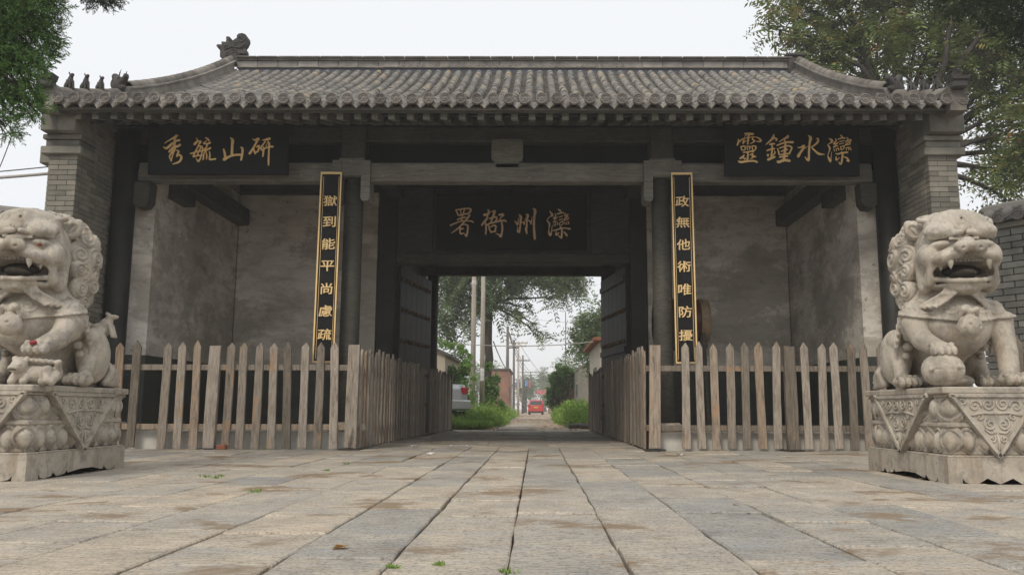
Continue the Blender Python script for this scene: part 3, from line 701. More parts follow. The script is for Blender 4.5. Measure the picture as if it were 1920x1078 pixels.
# --- side ridges
def cz(y): return zr(y)+.03
for s in (-1, 1):
    xc = s*5.64; sr = MB()
    yl = np.linspace(9.84, 15.66, 40)
    def hgt_(y): return .13 if y < 11.6 else .235+.006*(y-11.6)
    def sweep(mb, prof_, mi=0, ya=0, yb=40, off=0):
        vs = []; n = len(prof_(10.)); ysel = [y for y in yl if ya <= y <= yb]
        for y in ysel:
            tip = max(0, 10.15-y)**1.5*.35
            vs += [(xc+u, y, cz(max(y, 9.9))+v+tip) for u, v in prof_(y)]
        f = [(i*n+j, i*n+(j+1) % n, (i+1)*n+(j+1) % n, (i+1)*n+j) for i in range(len(ysel)-1) for j in range(n)]
        f += [tuple(range(n)), tuple((len(ysel)-1)*n+j for j in range(n))]
        mb.add(vs, f, mi)
    sweep(sr, lambda y: [(-.10, -.16), (.10, -.16), (.10, .05), (-.10, .05)])
    sweep(sr, lambda y: [(-.15, .052), (.15, .052), (.15, .08), (-.15, .08)])
    sweep(sr, lambda y: [(-.095, .082), (.095, .082), (.095, hgt_(y)-.03), (-.095, hgt_(y)-.03)], ya=11.6)
    sweep(sr, lambda y: [(-.13, hgt_(y)-(.028 if y > 11.6 else .0475)), (.13, hgt_(y)-(.028 if y > 11.6 else .0475)), (.13, hgt_(y)), (-.13, hgt_(y))])
    so_ = link('side_ridge', fixn(sr.mesh('side_ridge', 'ridge')), roof)
    y = 9.84; V2 = None
    while y < 15.6:
        an = math.atan((cz(y+.1)+hgt_(y+.1)-cz(y)-hgt_(y))/.1) if abs(y-11.6) > .12 else .4
        if y < 10.1: an = .05
        tip = max(0, 10.15-y)**1.5*.35
        b = MB(); vv, ff = half_tube(.085, .08, .27, 9, .02); b.add(vv, ff)
        o = link('ridge_cap_tile', fixn(b.mesh('ridge_cap_tile', 'ridge', True)), so_); o.location = (xc, y, cz(max(y, 9.9))+hgt_(y)+tip-.004); o.rotation_euler = (an, 0, random.uniform(-.02, .02))
        y += .262*math.cos(an)
# seated roof beasts
def beast_mesh(seed, mat='finial'):
    rs = random.Random(seed); g = SDF((-.12, -.16, -.02), (.12, .16, .36), .0085)
    g.ell((0, .05, .09), (.065, .085, .10), .02); g.ell((0, -.01, .17), (.052, .06, .09), .02)
    g.cap((0, -.03, .22), (0, -.04, .27), .035, .038, .02); g.ell((0, -.065, .275), (.034, .055, .035), .01)
    for q in (-1, 1):
        g.cap((q*.035, -.05, .16), (q*.035, -.085, .0), .022, .02, .012); g.ell((q*.055, .03, .06), (.03, .06, .06), .012)
        g.ell((q*.035, -.02, .315), (.012, .015, .025), .006)
    g.cap((0, .1, .1), (0, .13, .16+rs.random()*.06), .025, .015, .012)
    return g.mesh('roof_beast', mat)
def dragon_mesh():
    g = SDF((-.16, -.30, -.05), (.16, .26, .46), .011)
    g.ell((0, .02, .12), (.10, .17, .15), .03); g.cap((0, -.02, .2), (0, .14, .33), .09, .055, .03); g.ell((0, .17, .34), (.07, .05, .07), .02)
    g.cap((0, -.1, .16), (0, -.24, .24), .075, .05, .02); g.cap((0, -.08, .08), (0, -.2, .06), .055, .035, .02)
    g.ell((0, -.24, .275), (.05, .035, .03), .01)
    for q in (-1, 1): g.ell((q*.06, -.1, .24), (.03, .03, .03), .01); g.path([(q*.045, -.05, .26), (q*.05, -.10, .34), (q*.055, -.16, .40)], [.016, .011, .006])
    g.ell((0, .18, .2), (.08, .04, .12), .02)
    return g.mesh('ridge_dragon_head', 'finial')
bms = [beast_mesh(i) for i in range(3)]; dgm = dragon_mesh()
for s in (-1, 1):
    xc = s*5.64
    for i, (y, sc_) in enumerate(((11.05, .62), (10.68, .68), (10.32, .68))):
        o = link('roof_beast', bms[i], roof); o.location = (xc, y, cz(y)+.195); o.scale = (sc_,)*3; o.rotation_euler = (0, 0, random.uniform(-.1, .1)+(.9 if s < 0 else -.9))
    o = link('ridge_dragon_head', dgm, roof); o.location = (xc, 11.55, cz(11.5)+.17); o.scale = (.80,)*3; o.rotation_euler = (0, 0, .9*(-s))
    b = MB(); bevbox(b, xc-.09, xc+.09, 9.74, 9.90, 4.44, 4.56, .02); tube(b, [(xc, 9.80, 4.54), (xc+.01, 9.78, 4.63), (xc-.01, 9.75, 4.68)], [.04, .03, .018], 8)
    prism(b, [(xc-.10, 4.54), (xc+.10, 4.54), (xc+.12, 4.61), (xc+.06, 4.58), (xc-.06, 4.58), (xc-.12, 4.61)], 9.72, 9.88)
    o = b.build('ridge_tip', 'finial', roof); fixn(o.data)

# ================================================================== SIGN BOARDS AND COUPLETS
def char_mesh(ch, size, depth, shear=0., sx=1., bold=.012, rise=0.):
    cu = bpy.data.curves.new('character', 'FONT'); cu.body = ch; cu.size = 1; cu.extrude = .03; cu.bevel_depth = bold; cu.bevel_resolution = 1; cu.shear = 0; cu.align_x = 'LEFT'
    cu.resolution_u = 3
    o = bpy.data.objects.new('tmp', cu); COL.objects.link(o); dg = bpy.context.evaluated_depsgraph_get()
    me = bpy.data.meshes.new_from_object(o.evaluated_get(dg)); bpy.data.objects.remove(o); me.name = 'character'
    n = len(me.vertices); co = np.zeros(n*3); me.vertices.foreach_get('co', co); co = co.reshape(-1, 3)
    c = (co.min(0)+co.max(0))/2; h = max((co.max(0)-co.min(0))[:2]); p = (co-c)/h
    x, y, z = p[:, 0].copy(), p[:, 1].copy(), p[:, 2]
    y = y+rise*x+.02*np.sin(5*x+2*y); x = x+shear*y+.015*np.sin(7*y)
    p = np.stack([x*sx*size, -(z/(.03+bold)*h)*depth, y*size], 1)
    me.vertices.foreach_set('co', p.reshape(-1)); me.materials.clear(); me.update()
    return me
# brush strokes of the carved characters: x,y,half-width triples, one stroke per ';'
STROKES = """秀|300,240|44,21,3 47,24,5 45,24,4 33,30,2.5 22,36,1.5 15,41,1;42,27,2.5 41,32,3 40,36,3;41,36,2 47,34,3 53,33,3;11,49,1 18,53,3 25,49,3.5 33,42,3.5 40,39,3;41,38,3 39,46,3.5;25,62,2.5 32,55,3.5 40,49,4 48,48,3 54,44,3.5;40,52,3 38,58,3.5 30,66,2.5 26,73,2 28,79,1.8 30,85,1.5;38,60,2 34,70,1.8 30,84,1.5;45,58,2 50,61,2.5 46,67,2 45,73,2.5;45,71,2 51,69,2.5 56,74,3 53,83,3 46,88,2.5 33,92,1.2
毓|300,240|95,28,1 98,33,2 96,37,3 90,43,3.5;97,36,2 106,36,2.5 103,41,2.5;102,42,2 97,52,2 90,64,2.2 86,73,2.5;98,48,1.8 108,48,2 110,55,2 107,68,2 104,77,2.2 98,85,2.5 93,77,1;79,66,2 90,63,2 100,60,2 111,60,1.8;86,74,2.2 97,71,2 109,71,2;106,50,1.8 101,60,1.8 96,70,1.8;118,27,1.5 124,30,2.5 127,34,2.5;121,34,1.2 116,38,1.5 113,41,2;113,41,2 122,42,2.3 130,39,3;122,43,2 120,50,2.2 114,57,3;114,58,3 122,56,2.5 130,52,3;119,60,2 113,66,1.5 112,75,2 110,81,1.8;119,64,1.5 120,72,2 119,80,1.5;127,61,1.5 128,70,2 127,80,2.5 135,80,2.2 142,79,2.5
山|410,240|33,27,1.5 38,33,4 37,45,3.5 36,58,3.5 35,68,3.5;15,55,2 17,64,3 18,74,3 15,81,4;15,81,4 25,75,3 35,71,3 46,69,2.8 58,69,2.8;58,51,2 62,53,3 62,63,3 60,73,3 58,82,2.5
研|410,240|89,30,1 95,33,2.5 102,30,4 104,32,3;100,35,3 94,45,2.5 87,56,2.8 80,66,3.5;90,52,2 92,60,2.3 94,67,1.8;97,50,1.5 104,47,3 103,55,2.5 100,61,2.5 94,63,2;113,33,1 121,32,3 132,29,3.5;120,37,2 115,43,2 109,52,2.5 112,57,2.5 120,53,2 129,49,2.3 139,49,2.8;116,50,2 115,60,2.5 113,73,2.2;126,37,1.5 130,40,2.5 129,55,2.3 128,70,2.3 127,86,2.5 127,95,1.5;127,38,.8 121,48,.8
靈|1370,240|33,17,2 43,17,3 54,18,3.5;37,19,1.5 33,25,.8;43,19,3 42,30,2.8 41,43,1.8;17,31,1.5 18,36,2.5 15,45,2.3;20,37,2 28,30,1.5 42,27,1.2 56,25,1 66,27,1.5 73,32,2.5 73,36,2 62,36,1;32,31,1.5 30,38,2.3 30,42,1.5;37,34,1 30,40,1.2;54,26,2 53,31,2 58,36,2 47,42,.8;24,49,1.5 27,58,1.8;25,49,1.5 34,48,1.8 34,57,1.5 28,57,1.3;39,47,1.2 41,57,1.5;40,50,1 46,48,1.6 46,56,1.4;50,47,1 49,52,.8;53,47,1.5 54,57,1.5 60,57,1.6 62,49,2 55,47,1.5;30,63,1.5 42,62,2 52,60,2.2 56,62,2;42,63,2.5 42,73,2.3 41,84,2.5;33,69,1.5 29,74,2.5 23,78,2.8;30,72,1.5 34,80,1.8 37,77,1.2;46,70,.8 54,66,1.8 54,71,2.5 62,74,2;52,71,2 56,75,2 48,79,.8;18,84,1.5 24,87,3 40,85,2.8 56,84,2.6 66,87,2.8
鍾|1370,240|106,19,1.5 105,26,3.5 98,34,2.5 87,44,1;107,28,2.2 114,30,2.2 112,35,1.5;96,44,1.8 102,42,2.2 109,42,2;102,44,2 103,54,2.3 102,66,2.5 101,76,2.8;90,59,2 100,55,2.2 109,54,2;91,68,1.8 93,73,1.5 95,67,1;109,60,1.5 110,65,2 105,71,1.2;93,81,3.5 103,77,3 110,74,3;141,21,2 141,25,3.5 132,30,2 120,37,1;115,46,2 125,42,2 138,38,2.5 155,38,3.3;134,33,2 136,45,3 135,60,3 134,75,3 132,84,3.5;116,53,1 119,60,2 122,69,2 132,67,1.8 145,66,2;121,53,1.8 132,49,2 144,47,2 152,51,2.3 150,58,2.3 146,67,2;126,61,1.8 134,57,1.8 141,56,2.3;122,75,2 132,73,2.5 142,72,2.8;117,84,2 120,87,3.5 134,82,3.5 148,84,3.5
水|1485,240|38,22,1.2 44,27,4 42,40,3 41,55,2.8 41,70,2.8 40,83,3 31,74,1;13,51,1.5 19,51,2 28,47,3.2 26,54,3 19,64,3 14,73,4;37,48,.6 31,54,.8;58,30,1 62,29,2 63,36,2.8 56,44,2.2 47,50,1.5;47,51,1.5 57,60,2.5 67,67,3.2 80,68,1
灤|1485,240|90,29,1 96,32,3 98,37,3 91,42,1 88,45,1.5 93,52,2.5 92,60,1.5 89,70,1 91,77,2.5 96,86,2.5 97,76,1 98,62,.7;107,30,1.5 108,35,1.8 102,43,1.5 112,40,1.5 114,38,1.2;112,41,1 102,51,1.5 108,48,1.5 114,47,1.2;103,55,1 105,60,1.3;109,54,1 110,60,1.2;111,54,1.3 115,53,1.3 116,58,1.2;119,21,1.5 124,25,2;113,31,1.5 122,28,1.8 131,28,1.8;117,37,1.2 129,34,1.3;117,43,1.2 128,40,1.2;120,49,1.3 122,57,1.3;121,50,1.2 129,47,1.6 128,54,1.3 123,57,1;136,27,1.5 138,31,1.8 132,38,1.5 143,32,1.5 146,34,1.8 137,41,1.5 131,45,1.3 143,43,1.6 144,39,1.3;134,52,1.2 135,58,1.2;136,52,1.2 140,51,1.3 141,57,1.3;143,50,1.4 147,57,1.6;108,66,1 114,67,2 126,64,2.2 138,63,2.5;122,62,1.2 126,66,2 125,78,2.5 124,88,2.3 121,92,2 117,87,1;110,73,1 110,80,2.5 112,82,1.5 118,76,.8;129,74,1 137,77,2.2 142,85,2.5 136,83,1
署|836,380|26,20,1.5 30,28,2.2 33,34,2.2;27,20,1.5 36,19,2 48,17,2 61,17,2.2 64,21,2.5 58,29,2.5;33,34,2.2 45,31,2 58,29,2.2;38,20,1.5 39,29,1.5;48,19,1.5 45,28,1.8;43,34,1.5 42,40,2;30,44,2.3 40,40,2 52,38,1.5;61,33,3 54,42,2.3 44,53,2.2 33,64,1.8 23,72,1.5 15,77,1;12,58,2.3 24,53,1.8 38,48,1.7 54,47,1.5 66,48,1.8 70,51,1.5;42,41,1.8 39,48,1.8;37,60,2 36,72,1.8 38,79,2 46,77,1.5;40,57,1.5 50,56,1.8 56,60,2.5 55,73,2.5 52,85,2.5 48,79,1.3;38,67,2.2 45,66,2
衙|836,380|107,20,2 110,25,3 105,31,3.5 97,32,3.5;104,32,2.5 105,40,3 97,50,2.8 91,58,2.3;101,52,2 102,65,2.3 101,80,2.3;117,25,2 124,23,3.3 122,31,3 119,36,2.5;111,42,2 120,38,2.5 128,38,2.5 129,43,2.2 124,49,1.5;119,40,2 114,50,2.2;103,58,2 112,53,2.3 125,50,2.2 138,47,2.3 148,46,2.8 153,49,1.8;134,33,2 140,31,2.8 146,32,2.8 140,38,1.8 135,46,1.2;109,59,2 111,69,2.2 115,76,2;114,62,1.5 122,58,2.2 127,61,2.2 125,68,2 125,73,2 115,74,2;141,50,2.2 143,62,2.3 142,74,2.3 139,86,2.8 134,81,2 127,79,1
州|956,380|12,47,1 15,50,2 19,56,2.8 21,50,1.5 22,40,.8;24,32,2 28,38,3.3 27,50,2.5 26,62,2.5 23,75,3.3 19,70,1.5 20,61,.8;28,51,.8 35,51,2 37,57,1.5 38,48,1 40,40,.8;42,31,2 45,34,3.5 43,45,2.3 43,58,2.3 41,68,3 43,79,1.8;45,46,1 51,48,2.3 54,56,1.3 55,46,1.2 56,37,.6;59,17,1.8 64,22,3.8 62,35,3 61,50,2.8 61,65,3 62,80,3.3 63,92,3
灤|956,380|100,22,1 104,28,2.5 107,33,3.3 101,37,1 95,43,1.2 95,48,1.8 100,54,2.6 99,65,1.2 98,75,2 102,83,2.8 105,73,1.3 107,58,.7;114,29,1.5 116,34,1.5 110,42,1.5 120,38,1.5;120,38,1.2 112,47,1.2 110,51,1.3 119,48,1.2;111,55,1.1 112,60,1.2;115,53,1.1 116,59,1.1;119,51,1.1 121,57,1.1;122,19,2 128,23,2.5;120,30,2 130,27,2.2 136,28,1.5;124,38,1.4 133,35,1.4;124,45,1.4 133,42,1.4;124,52,1.2 126,58,1.2;126,52,1.2 133,48,1.6 134,55,1.2 128,58,1.1;140,28,1.6 138,35,1.6 147,31,1.8 140,40,1.5 136,46,1.4 147,42,1.6 146,38,1.2 138,41,1.2;138,51,1.1 140,56,1.1;143,50,1.1 144,56,1.1;147,48,1.3 149,55,1.5;108,71,1.3 116,70,1.7 127,66,2 140,65,1.6 152,67,2.6;127,61,2 131,68,2.2 131,78,2.5 130,89,2.6 122,83,1;117,74,1.3 117,82,2.6 124,76,1;136,74,1.5 141,79,2.5 144,84,2.6""".split("\n")
def bpt(px, py, Y):
    d = fw+r2*((px-1000)/F)-u2*((py-539)/F); k_ = Y/d.y; p = CAM+d*k_; return (p.x, p.z)
def brush(line, Y, cx, z0, mat, t):
    ch, org, body = line.split('|'); ox, oy = map(float, org.split(',')); b = MB(); sc = Y*1.03/F/1.3475
    lo = bpt(ox, oy, Y)
    for st_ in body.split(';'):
        p = [tuple(map(float, q.split(','))) for q in st_.split()]
        p = [p[0]]+p+[p[-1]]; pts = []
        for i in range(1, len(p)-2):
            for k_ in range(4):
                u = k_/4; pts.append([.5*((2*p[i][j])+(-p[i-1][j]+p[i+1][j])*u+(2*p[i-1][j]-5*p[i][j]+4*p[i+1][j]-p[i+2][j])*u*u+(-p[i-1][j]+3*p[i][j]-3*p[i+1][j]+p[i+2][j])*u**3) for j in range(3)])
        pts.append(list(p[-1])); a = pts[0]; c = pts[-1]
        d0 = [pts[0][j]-pts[1][j] for j in (0, 1)]; d1 = [pts[-1][j]-pts[-2][j] for j in (0, 1)]
        n0, n1 = math.hypot(*d0)+1e-6, math.hypot(*d1)+1e-6
        pts = [[a[0]+d0[0]/n0*a[2]*.7, a[1]+d0[1]/n0*a[2]*.7, a[2]*.35]]+pts+[[c[0]+d1[0]/n1*c[2]*.7, c[1]+d1[1]/n1*c[2]*.7, c[2]*.35]]
        W3 = []
        for (u, v, r_) in pts: x, z = bpt(ox+u/1.3475, oy+v/1.3475, Y); W3.append((x-cx, 0, z-z0))
        tube(b, W3, [max(.5, q[2])*sc for q in pts], 8)
    b.v = [q*np.array([1, .8, 1]) for q in b.v]
    o = b.build('character', mat, t, True); o.location = (0, -.033, 0); return o
def horizontal_board(label, x0, x1, z0, z1, y, tilt, chars, mat):
    cx, w_, h_ = (x0+x1)/2, x1-x0, z1-z0
    t = thing('name_board', label, 'sign', (cx, y, z0)); t.rotation_euler = (R(tilt), 0, 0)
    b = MB(); bevbox(b, -w_/2, w_/2, -.03, .03, 0, h_, .012); b.build('panel', 'black', t)
    for k_ in chars: brush(STROKES[k_], y-.03, cx, z0, mat, t)
    return t
horizontal_board('black board with four gold characters under the eave, at the cypress end', -4.87, -2.95, 3.68, 4.44, 11.02, 5, range(0, 4), 'goldchar')
horizontal_board('black board with four gold characters under the eave, over the bay with the drum', 3.0, 4.84, 3.67, 4.42, 11.02, 5, range(4, 8), 'goldchar')
horizontal_board('black board with four dull gold characters over the open gate doors', -1.36, 1.34, 3.36, 4.35, 14.72, 6, range(8, 12), 'golddull')
def couplet(label, x, chars, dx):
    t = thing('couplet_board', label, 'sign', (x, 11.1, 1.13)); H = 2.61; W = .145
    b = MB(); bevbox(b, -W+.002, W-.002, -.012, .02, 0, H, .004); b.build('panel', 'black', t)
    b = MB()
    box(b, -W, -W+.018, -.035, -.012, 0, H); box(b, W-.018, W, -.035, -.012, 0, H); box(b, -W+.018, W-.018, -.035, -.012, H-.028, H); box(b, -W+.018, W-.018, -.035, -.012, 0, .024)
    box(b, -W+.037, -W+.042, -.0155, -.012, .05, H-.06); box(b, W-.042, W-.037, -.0155, -.012, .05, H-.06)
    b.build('gilt_frame', 'gold', t)
    for i, ch in enumerate(chars):
        zz_ = bpt(614, (377, 416, 458, 499, 542, 584, 628)[i], 11.05)[1]
        me = char_mesh(ch, .172, .006, 0, 1.08, .012, .0); me.materials.append(MT['gold'])
        o = link('character', me, t); o.location = (0, -.02, zz_-1.12); o.scale = (1, 1, .88)
    t.rotation_euler = (0, R(dx), 0); return t
couplet('tall narrow black board with gilt frame and characters beginning 獄', -2.39, '獄到能平尚慮疏', .3)
couplet('tall narrow black board with gilt frame, in front of the drum, beginning 政', 2.44, '政無他術唯防擾', -.2)

# --- drum
dr = thing('drum', 'large dark red barrel drum with brass rims behind the column of the right bay', 'drum', (2.64, 12.6, .23))
b = MB(); lathe(b, [(.31, -.40), (.345, -.2), (.355, 0), (.345, .2), (.31, .40)], 28, (0, 0, 1.62), 'x'); b.build('barrel', 'drumred', dr, smooth=True)
for s in (-1, 1):
    b = MB(); lathe(b, [(.30, s*.40), (.328, s*.40), (.335, s*.33), (.34, s*.26), (.325, s*.26)], 28, (0, 0, 1.62), 'x'); o = b.build('rim', 'drumskin', dr, smooth=True); fixn(o.data)
    b = MB()
    for q in range(26):
        a = 2*PI*q/26; lathe(b, [(.012, 0), (.008, .01), (.002, .012)], 6, (s*.30, .335*math.cos(a), 1.62+.335*math.sin(a)), 'z')
    b.build('tack', 'stud', dr, kind='stuff')
for (x, y) in ((-.3, -.28), (.3, -.28), (-.3, .28), (.3, .28)):
    b = MB(); tube(b, [(x*1.1, y*1.1, 0), (x, y, .75), (x*.95, y*1.02, 1.42)], .028, 8); b.build('leg', 'timber', dr)
b = MB(); box(b, -.34, .34, -.30, -.26, 1.2, 1.26); box(b, -.34, .34, .26, .30, 1.2, 1.26); box(b, -.3, -.26, -.26, .26, 1.2, 1.26); box(b, .26, .3, -.26, .26, 1.2, 1.26); b.build('cradle', 'timber', dr)

# ================================================================== PICKET FENCES
def picket_mesh(h, w_, lean, pointed=True, th=.028):
    b = MB(); j = lambda a: random.uniform(-a, a)
    wb = w_/2; wt = w_/2*random.uniform(.92, 1.0); t0, t1 = -th/2, th/2
    pts = [(-wb+j(.004), j(.006)), (wb+j(.004), j(.006)), (wt+lean+j(.004), h-w_*.75 if pointed else h+j(.006))]
    if pointed: pts.append((lean+j(.012), h+j(.012)))
    pts.append((-wt+lean+j(.004), h-w_*.75 if pointed else h+j(.006)))
    mid = .5*h
    pts = [pts[0], pts[1], (wb*.98+lean*.5+j(.005), mid)]+pts[2:]+[(-wb*.98+lean*.5+j(.005), mid+j(.1))]
    # chamfered slab: inset front ring
    n = len(pts); cx = sum(p[0] for p in pts)/n; cz_ = sum(p[1] for p in pts)/n; e = .004
    ins = [(x+(e if x < cx else -e), z+(e if z < cz_ else -e)) for x, z in pts]
    vs = [(x, t1, z) for x, z in pts]+[(x, t0+e, z) for x, z in pts]+[(x, t0, z) for x, z in ins]
    f = [(i, (i+1) % n, n+(i+1) % n, n+i) for i in range(n)]+[(n+i, n+(i+1) % n, 2*n+(i+1) % n, 2*n+i) for i in range(n)]+[tuple(range(2*n, 3*n)), tuple(range(n-1, -1, -1))]
    b.add(vs, f); return b
def fence(label, P0, P1, items, rails=(1.06, .29), rail_h=.075, base_z=.02, face=-1, postlist=(), group='weathered picket fences of the gate'):
    """items: (distance along, width, height, lean, pointed) ; local x runs along the fence, local -y faces outwards"""
    d = Vector((P1[0]-P0[0], P1[1]-P0[1])); ln = d.length; ang = math.atan2(d.y, d.x)
    t = thing('picket_fence', label, 'fence', (P0[0], P0[1], 0), ang, group)
    for (s_, w_, h_, le, po) in items:
        o = picket_mesh(h_, w_, le, po, .03 if po else .07).build('picket' if po else 'post', 'picket', t)
        o.location = (s_, face*(.035 if po else .02)+random.uniform(-.004, .004), base_z+random.uniform(-.012, .012)); o.rotation_euler = (random.uniform(-.012, .012), 0, random.uniform(-.03, .03))
        if face > 0: o.rotation_euler[2] += PI
        if not po and face < 0:
            b = MB(); bevbox(b, s_-.14, s_+.14, -.09, .09, .002, .02, .004); b.build('foot_plate', 'metal', t)
    for z in rails:
        b = MB(); bevbox(b, -.02, ln+.02, -.018, .018, z-rail_h/2, z+rail_h/2, .004); b.build('rail', 'picket', t)
    return t
random.seed(21)
def X11(px, Y=10.95, py=760): return bpt(px, py, Y)[0]
def Z11(py, px=960, Y=10.95): return bpt(px, py, Y)[1]
it = []
x0 = -6.1
for px, tp in ((222, 0), (250, 0), (308, 0), (337, 0), (367, 0), (396, 1), (427, 0), (453, 0), (483, 0), (512, 0), (540, 0), (570, 0), (598, 0), (628, 0), (659, 1)):
    it.append((X11(px)-x0, .106 if not tp else .155, 1.38 if not tp else 1.335, random.uniform(-.03, .03), not tp))
fence('brown picket fence across the front of the bay behind the lion with the cub', (x0, 10.97), (-1.96, 10.97), it)
it = []; x0 = 1.9
for px, tp in ((1226, 1), (1285, 0), (1314, 0), (1341, 0), (1370, 0), (1398, 0), (1427, 0), (1455, 0), (1484, 1), (1513, 0), (1541, 0), (1569, 0), (1598, 0), (1626, 0), (1655, 0), (1690, 0)):
    it.append((X11(px)-x0, .106 if not tp else .155, 1.38 if not tp else 1.335, random.uniform(-.03, .03), not tp))
fence('brown picket fence across the front of the bay with the drum', (x0, 10.97), (5.4, 10.97), it)
for s in (-1, 1):
    it = []; q = .22; ln = 9.75
    while q < ln-.1:
        dense = q > 4.2 or s > 0
        it.append((q, random.uniform(.085, .12) if not dense else random.uniform(.12, .16), 1.33+random.uniform(-.04, .05), random.uniform(-.02, .02), True)); q += random.uniform(.19, .26) if not dense else random.uniform(.155, .18)
    it.append((ln, .14, 1.33, 0, False))
    if s < 0: fence('long picket fence lining the paved passage in front of the left door leaf', (-1.94, 11.02), (-1.70, 20.75), it, face=-1)
    else: fence('long close-boarded picket fence lining the paved passage in front of the right door leaf', (1.92, 11.02), (1.79, 20.75), it, face=1)
it = [(q, .118, 1.36, random.uniform(-.03, .03), True) for q in (.12, .42, .72, 1.0, 1.3, 1.6)]
fence('short run of pickets against the splayed brick wall behind the lion with the ball', (5.95, 9.75), (7.0, 8.2), it)

# ================================================================== SPLAYED BRICK WALLS
def splay(s, P0, P1, label):
    d = Vector((P1[0]-P0[0], P1[1]-P0[1])); ln = d.length; ang = math.atan2(d.y, d.x)
    t = thing('splayed_wall', label, 'wall', (P0[0], P0[1], 0), ang)
    fy = -1 if s > 0 else 1          # which local side faces the forecourt
    b = MB(); box(b, 0, ln, *sorted((fy*-.30, fy*-.012)), -.05, 2.66)
    b.build('core', 'mortar', t)
    z = .0; k = 0; nb = 0
    while z < 2.6:
        x = -.0 - (.13 if k % 2 else 0)
        while x < ln-.02:
            a, c = max(x, 0)+.004, min(x+.26, ln)-.004
            if c-a > .04 and nb < 298 and (x < 1.9 or ln < 2.5):
                o = link('brick', brickd_me, t); o.location = ((a+c)/2, fy*.02+random.uniform(-.002, .002), z+.04); o.scale = (c-a, .06, .068); nb += 1
            x += .268
        z += .0775; k += 1
    b = MB(); x = 0
    b = MB(); bevbox(b, -.0, ln, *sorted((fy*-.34, fy*.05)), 2.66, 2.73, .01); b.build('coping_course', 'brick', t)
    for q in range(int(ln/.22)):
        vv, ff = half_tube(.075, .07, .36, 8); b = MB(); b.add(vv, ff); o = b.build('coping_tile', 'tile', t, True); fixn(o.data)
        o.location = (q*.22+.1, fy*.12, 2.76); o.rotation_euler = (R(24), 0, 0) if fy < 0 else (R(24), 0, PI)
        o = link('end_tile', end_me, t); o.location = (q*.22+.1, fy*.13, 2.785); o.rotation_euler = (0, 0, 0 if s > 0 else PI)
    b = MB(); tube(b, [(0, fy*-.2, 2.93), (ln, fy*-.2, 2.93)], .09, 10); b.build('coping_ridge', 'tile', t)
    b = MB(); prism(b, [(fy*.13, 2.735), (fy*-.2, 2.93), (fy*-.5, 2.735)], 0, ln, axis='x'); o = b.build('coping_core', 'pan', t); fixn(o.data)
splay(1, (5.82, 9.95), (7.9, 6.9), 'grey brick wall with tiled coping splaying out behind the lion with the ball')
splay(-1, (-5.82, 10.1), (-8.9, 8.3), 'grey brick wall with tiled coping behind the lion with the cub')

# ================================================================== LIONS AND PEDESTALS
def petal_mesh(w_, h_, d_, upward):
    nu, nv = 19, 17; vs = []
    for i in range(nu):
        for j in range(nv):
            u = -1+2*i/(nu-1); v = j/(nv-1)
            width = math.sin(PI*min(1, .12+v*.95))**.55
            x = u*width*w_/2; z = v*h_
            rr_ = min(1, math.hypot(u*.95, (v-.52)*1.9)); dome = math.sqrt(max(0, 1-rr_**2.2)) if rr_ < .78 else 0
            rim = math.exp(-((rr_-.86)/.06)**2)*.34
            inner = math.sqrt(max(0, 1-(rr_/.66)**2.2))*.62 if rr_ < .66 else 0
            y = -d_*(.30*math.cos(u*PI/2)+inner+rim)
            vs.append((x, y, z if upward else h_-z))
    f = [(i*nv+j, (i+1)*nv+j, (i+1)*nv+j+1, i*nv+j+1) for i in range(nu-1) for j in range(nv-1)]
    n = len(vs); vs2 = [(x*.96, .015, z) for x, y, z in vs]
    b = MB(); b.add(vs, f); edge = [i*nv for i in range(nu)]+[(nu-1)*nv+j for j in range(1, nv)]+[i*nv+nv-1 for i in range(nu-2, -1, -1)]+[j for j in range(nv-2, 0, -1)]
    ring = [vs2[i] for i in edge]; rv = [vs[i] for i in edge]; m = len(edge)
    b.add(rv+ring, [(i, (i+1) % m, m+(i+1) % m, m+i) for i in range(m)])
    return fixn(b.mesh('petal', 'pedestal', True))
def panel_mesh(W, H):
    b = MB(); t_ = .03
    prism(b, [(-W/2, 0), (W/2, 0), (0, -H)], 0, .05)
    for a, c, w0 in (((-W/2, -.012), (0, -H), .02), ((0, -H), (W/2, -.012), .02), ((W/2, -.012), (-W/2, -.012), .012)):
        d = Vector((c[0]-a[0], 0, c[1]-a[1])).normalized(); nn = Vector((-d.z, 0, d.x))*w0
        p = [Vector((a[0], 0, a[1])), Vector((c[0], 0, c[1]))]
        vs = [(q+nn*k_+Vector((0, yy, 0))) for q in p for k_ in (0.05, 1.3) for yy in (-.016, .001)]
        b.add([tuple(v) for v in vs], [(0, 2, 6, 4), (1, 5, 7, 3), (0, 4, 5, 1), (2, 3, 7, 6), (0, 1, 3, 2), (4, 6, 7, 5)])
    return fixn(b.mesh('drape_panel', 'pedestal'))
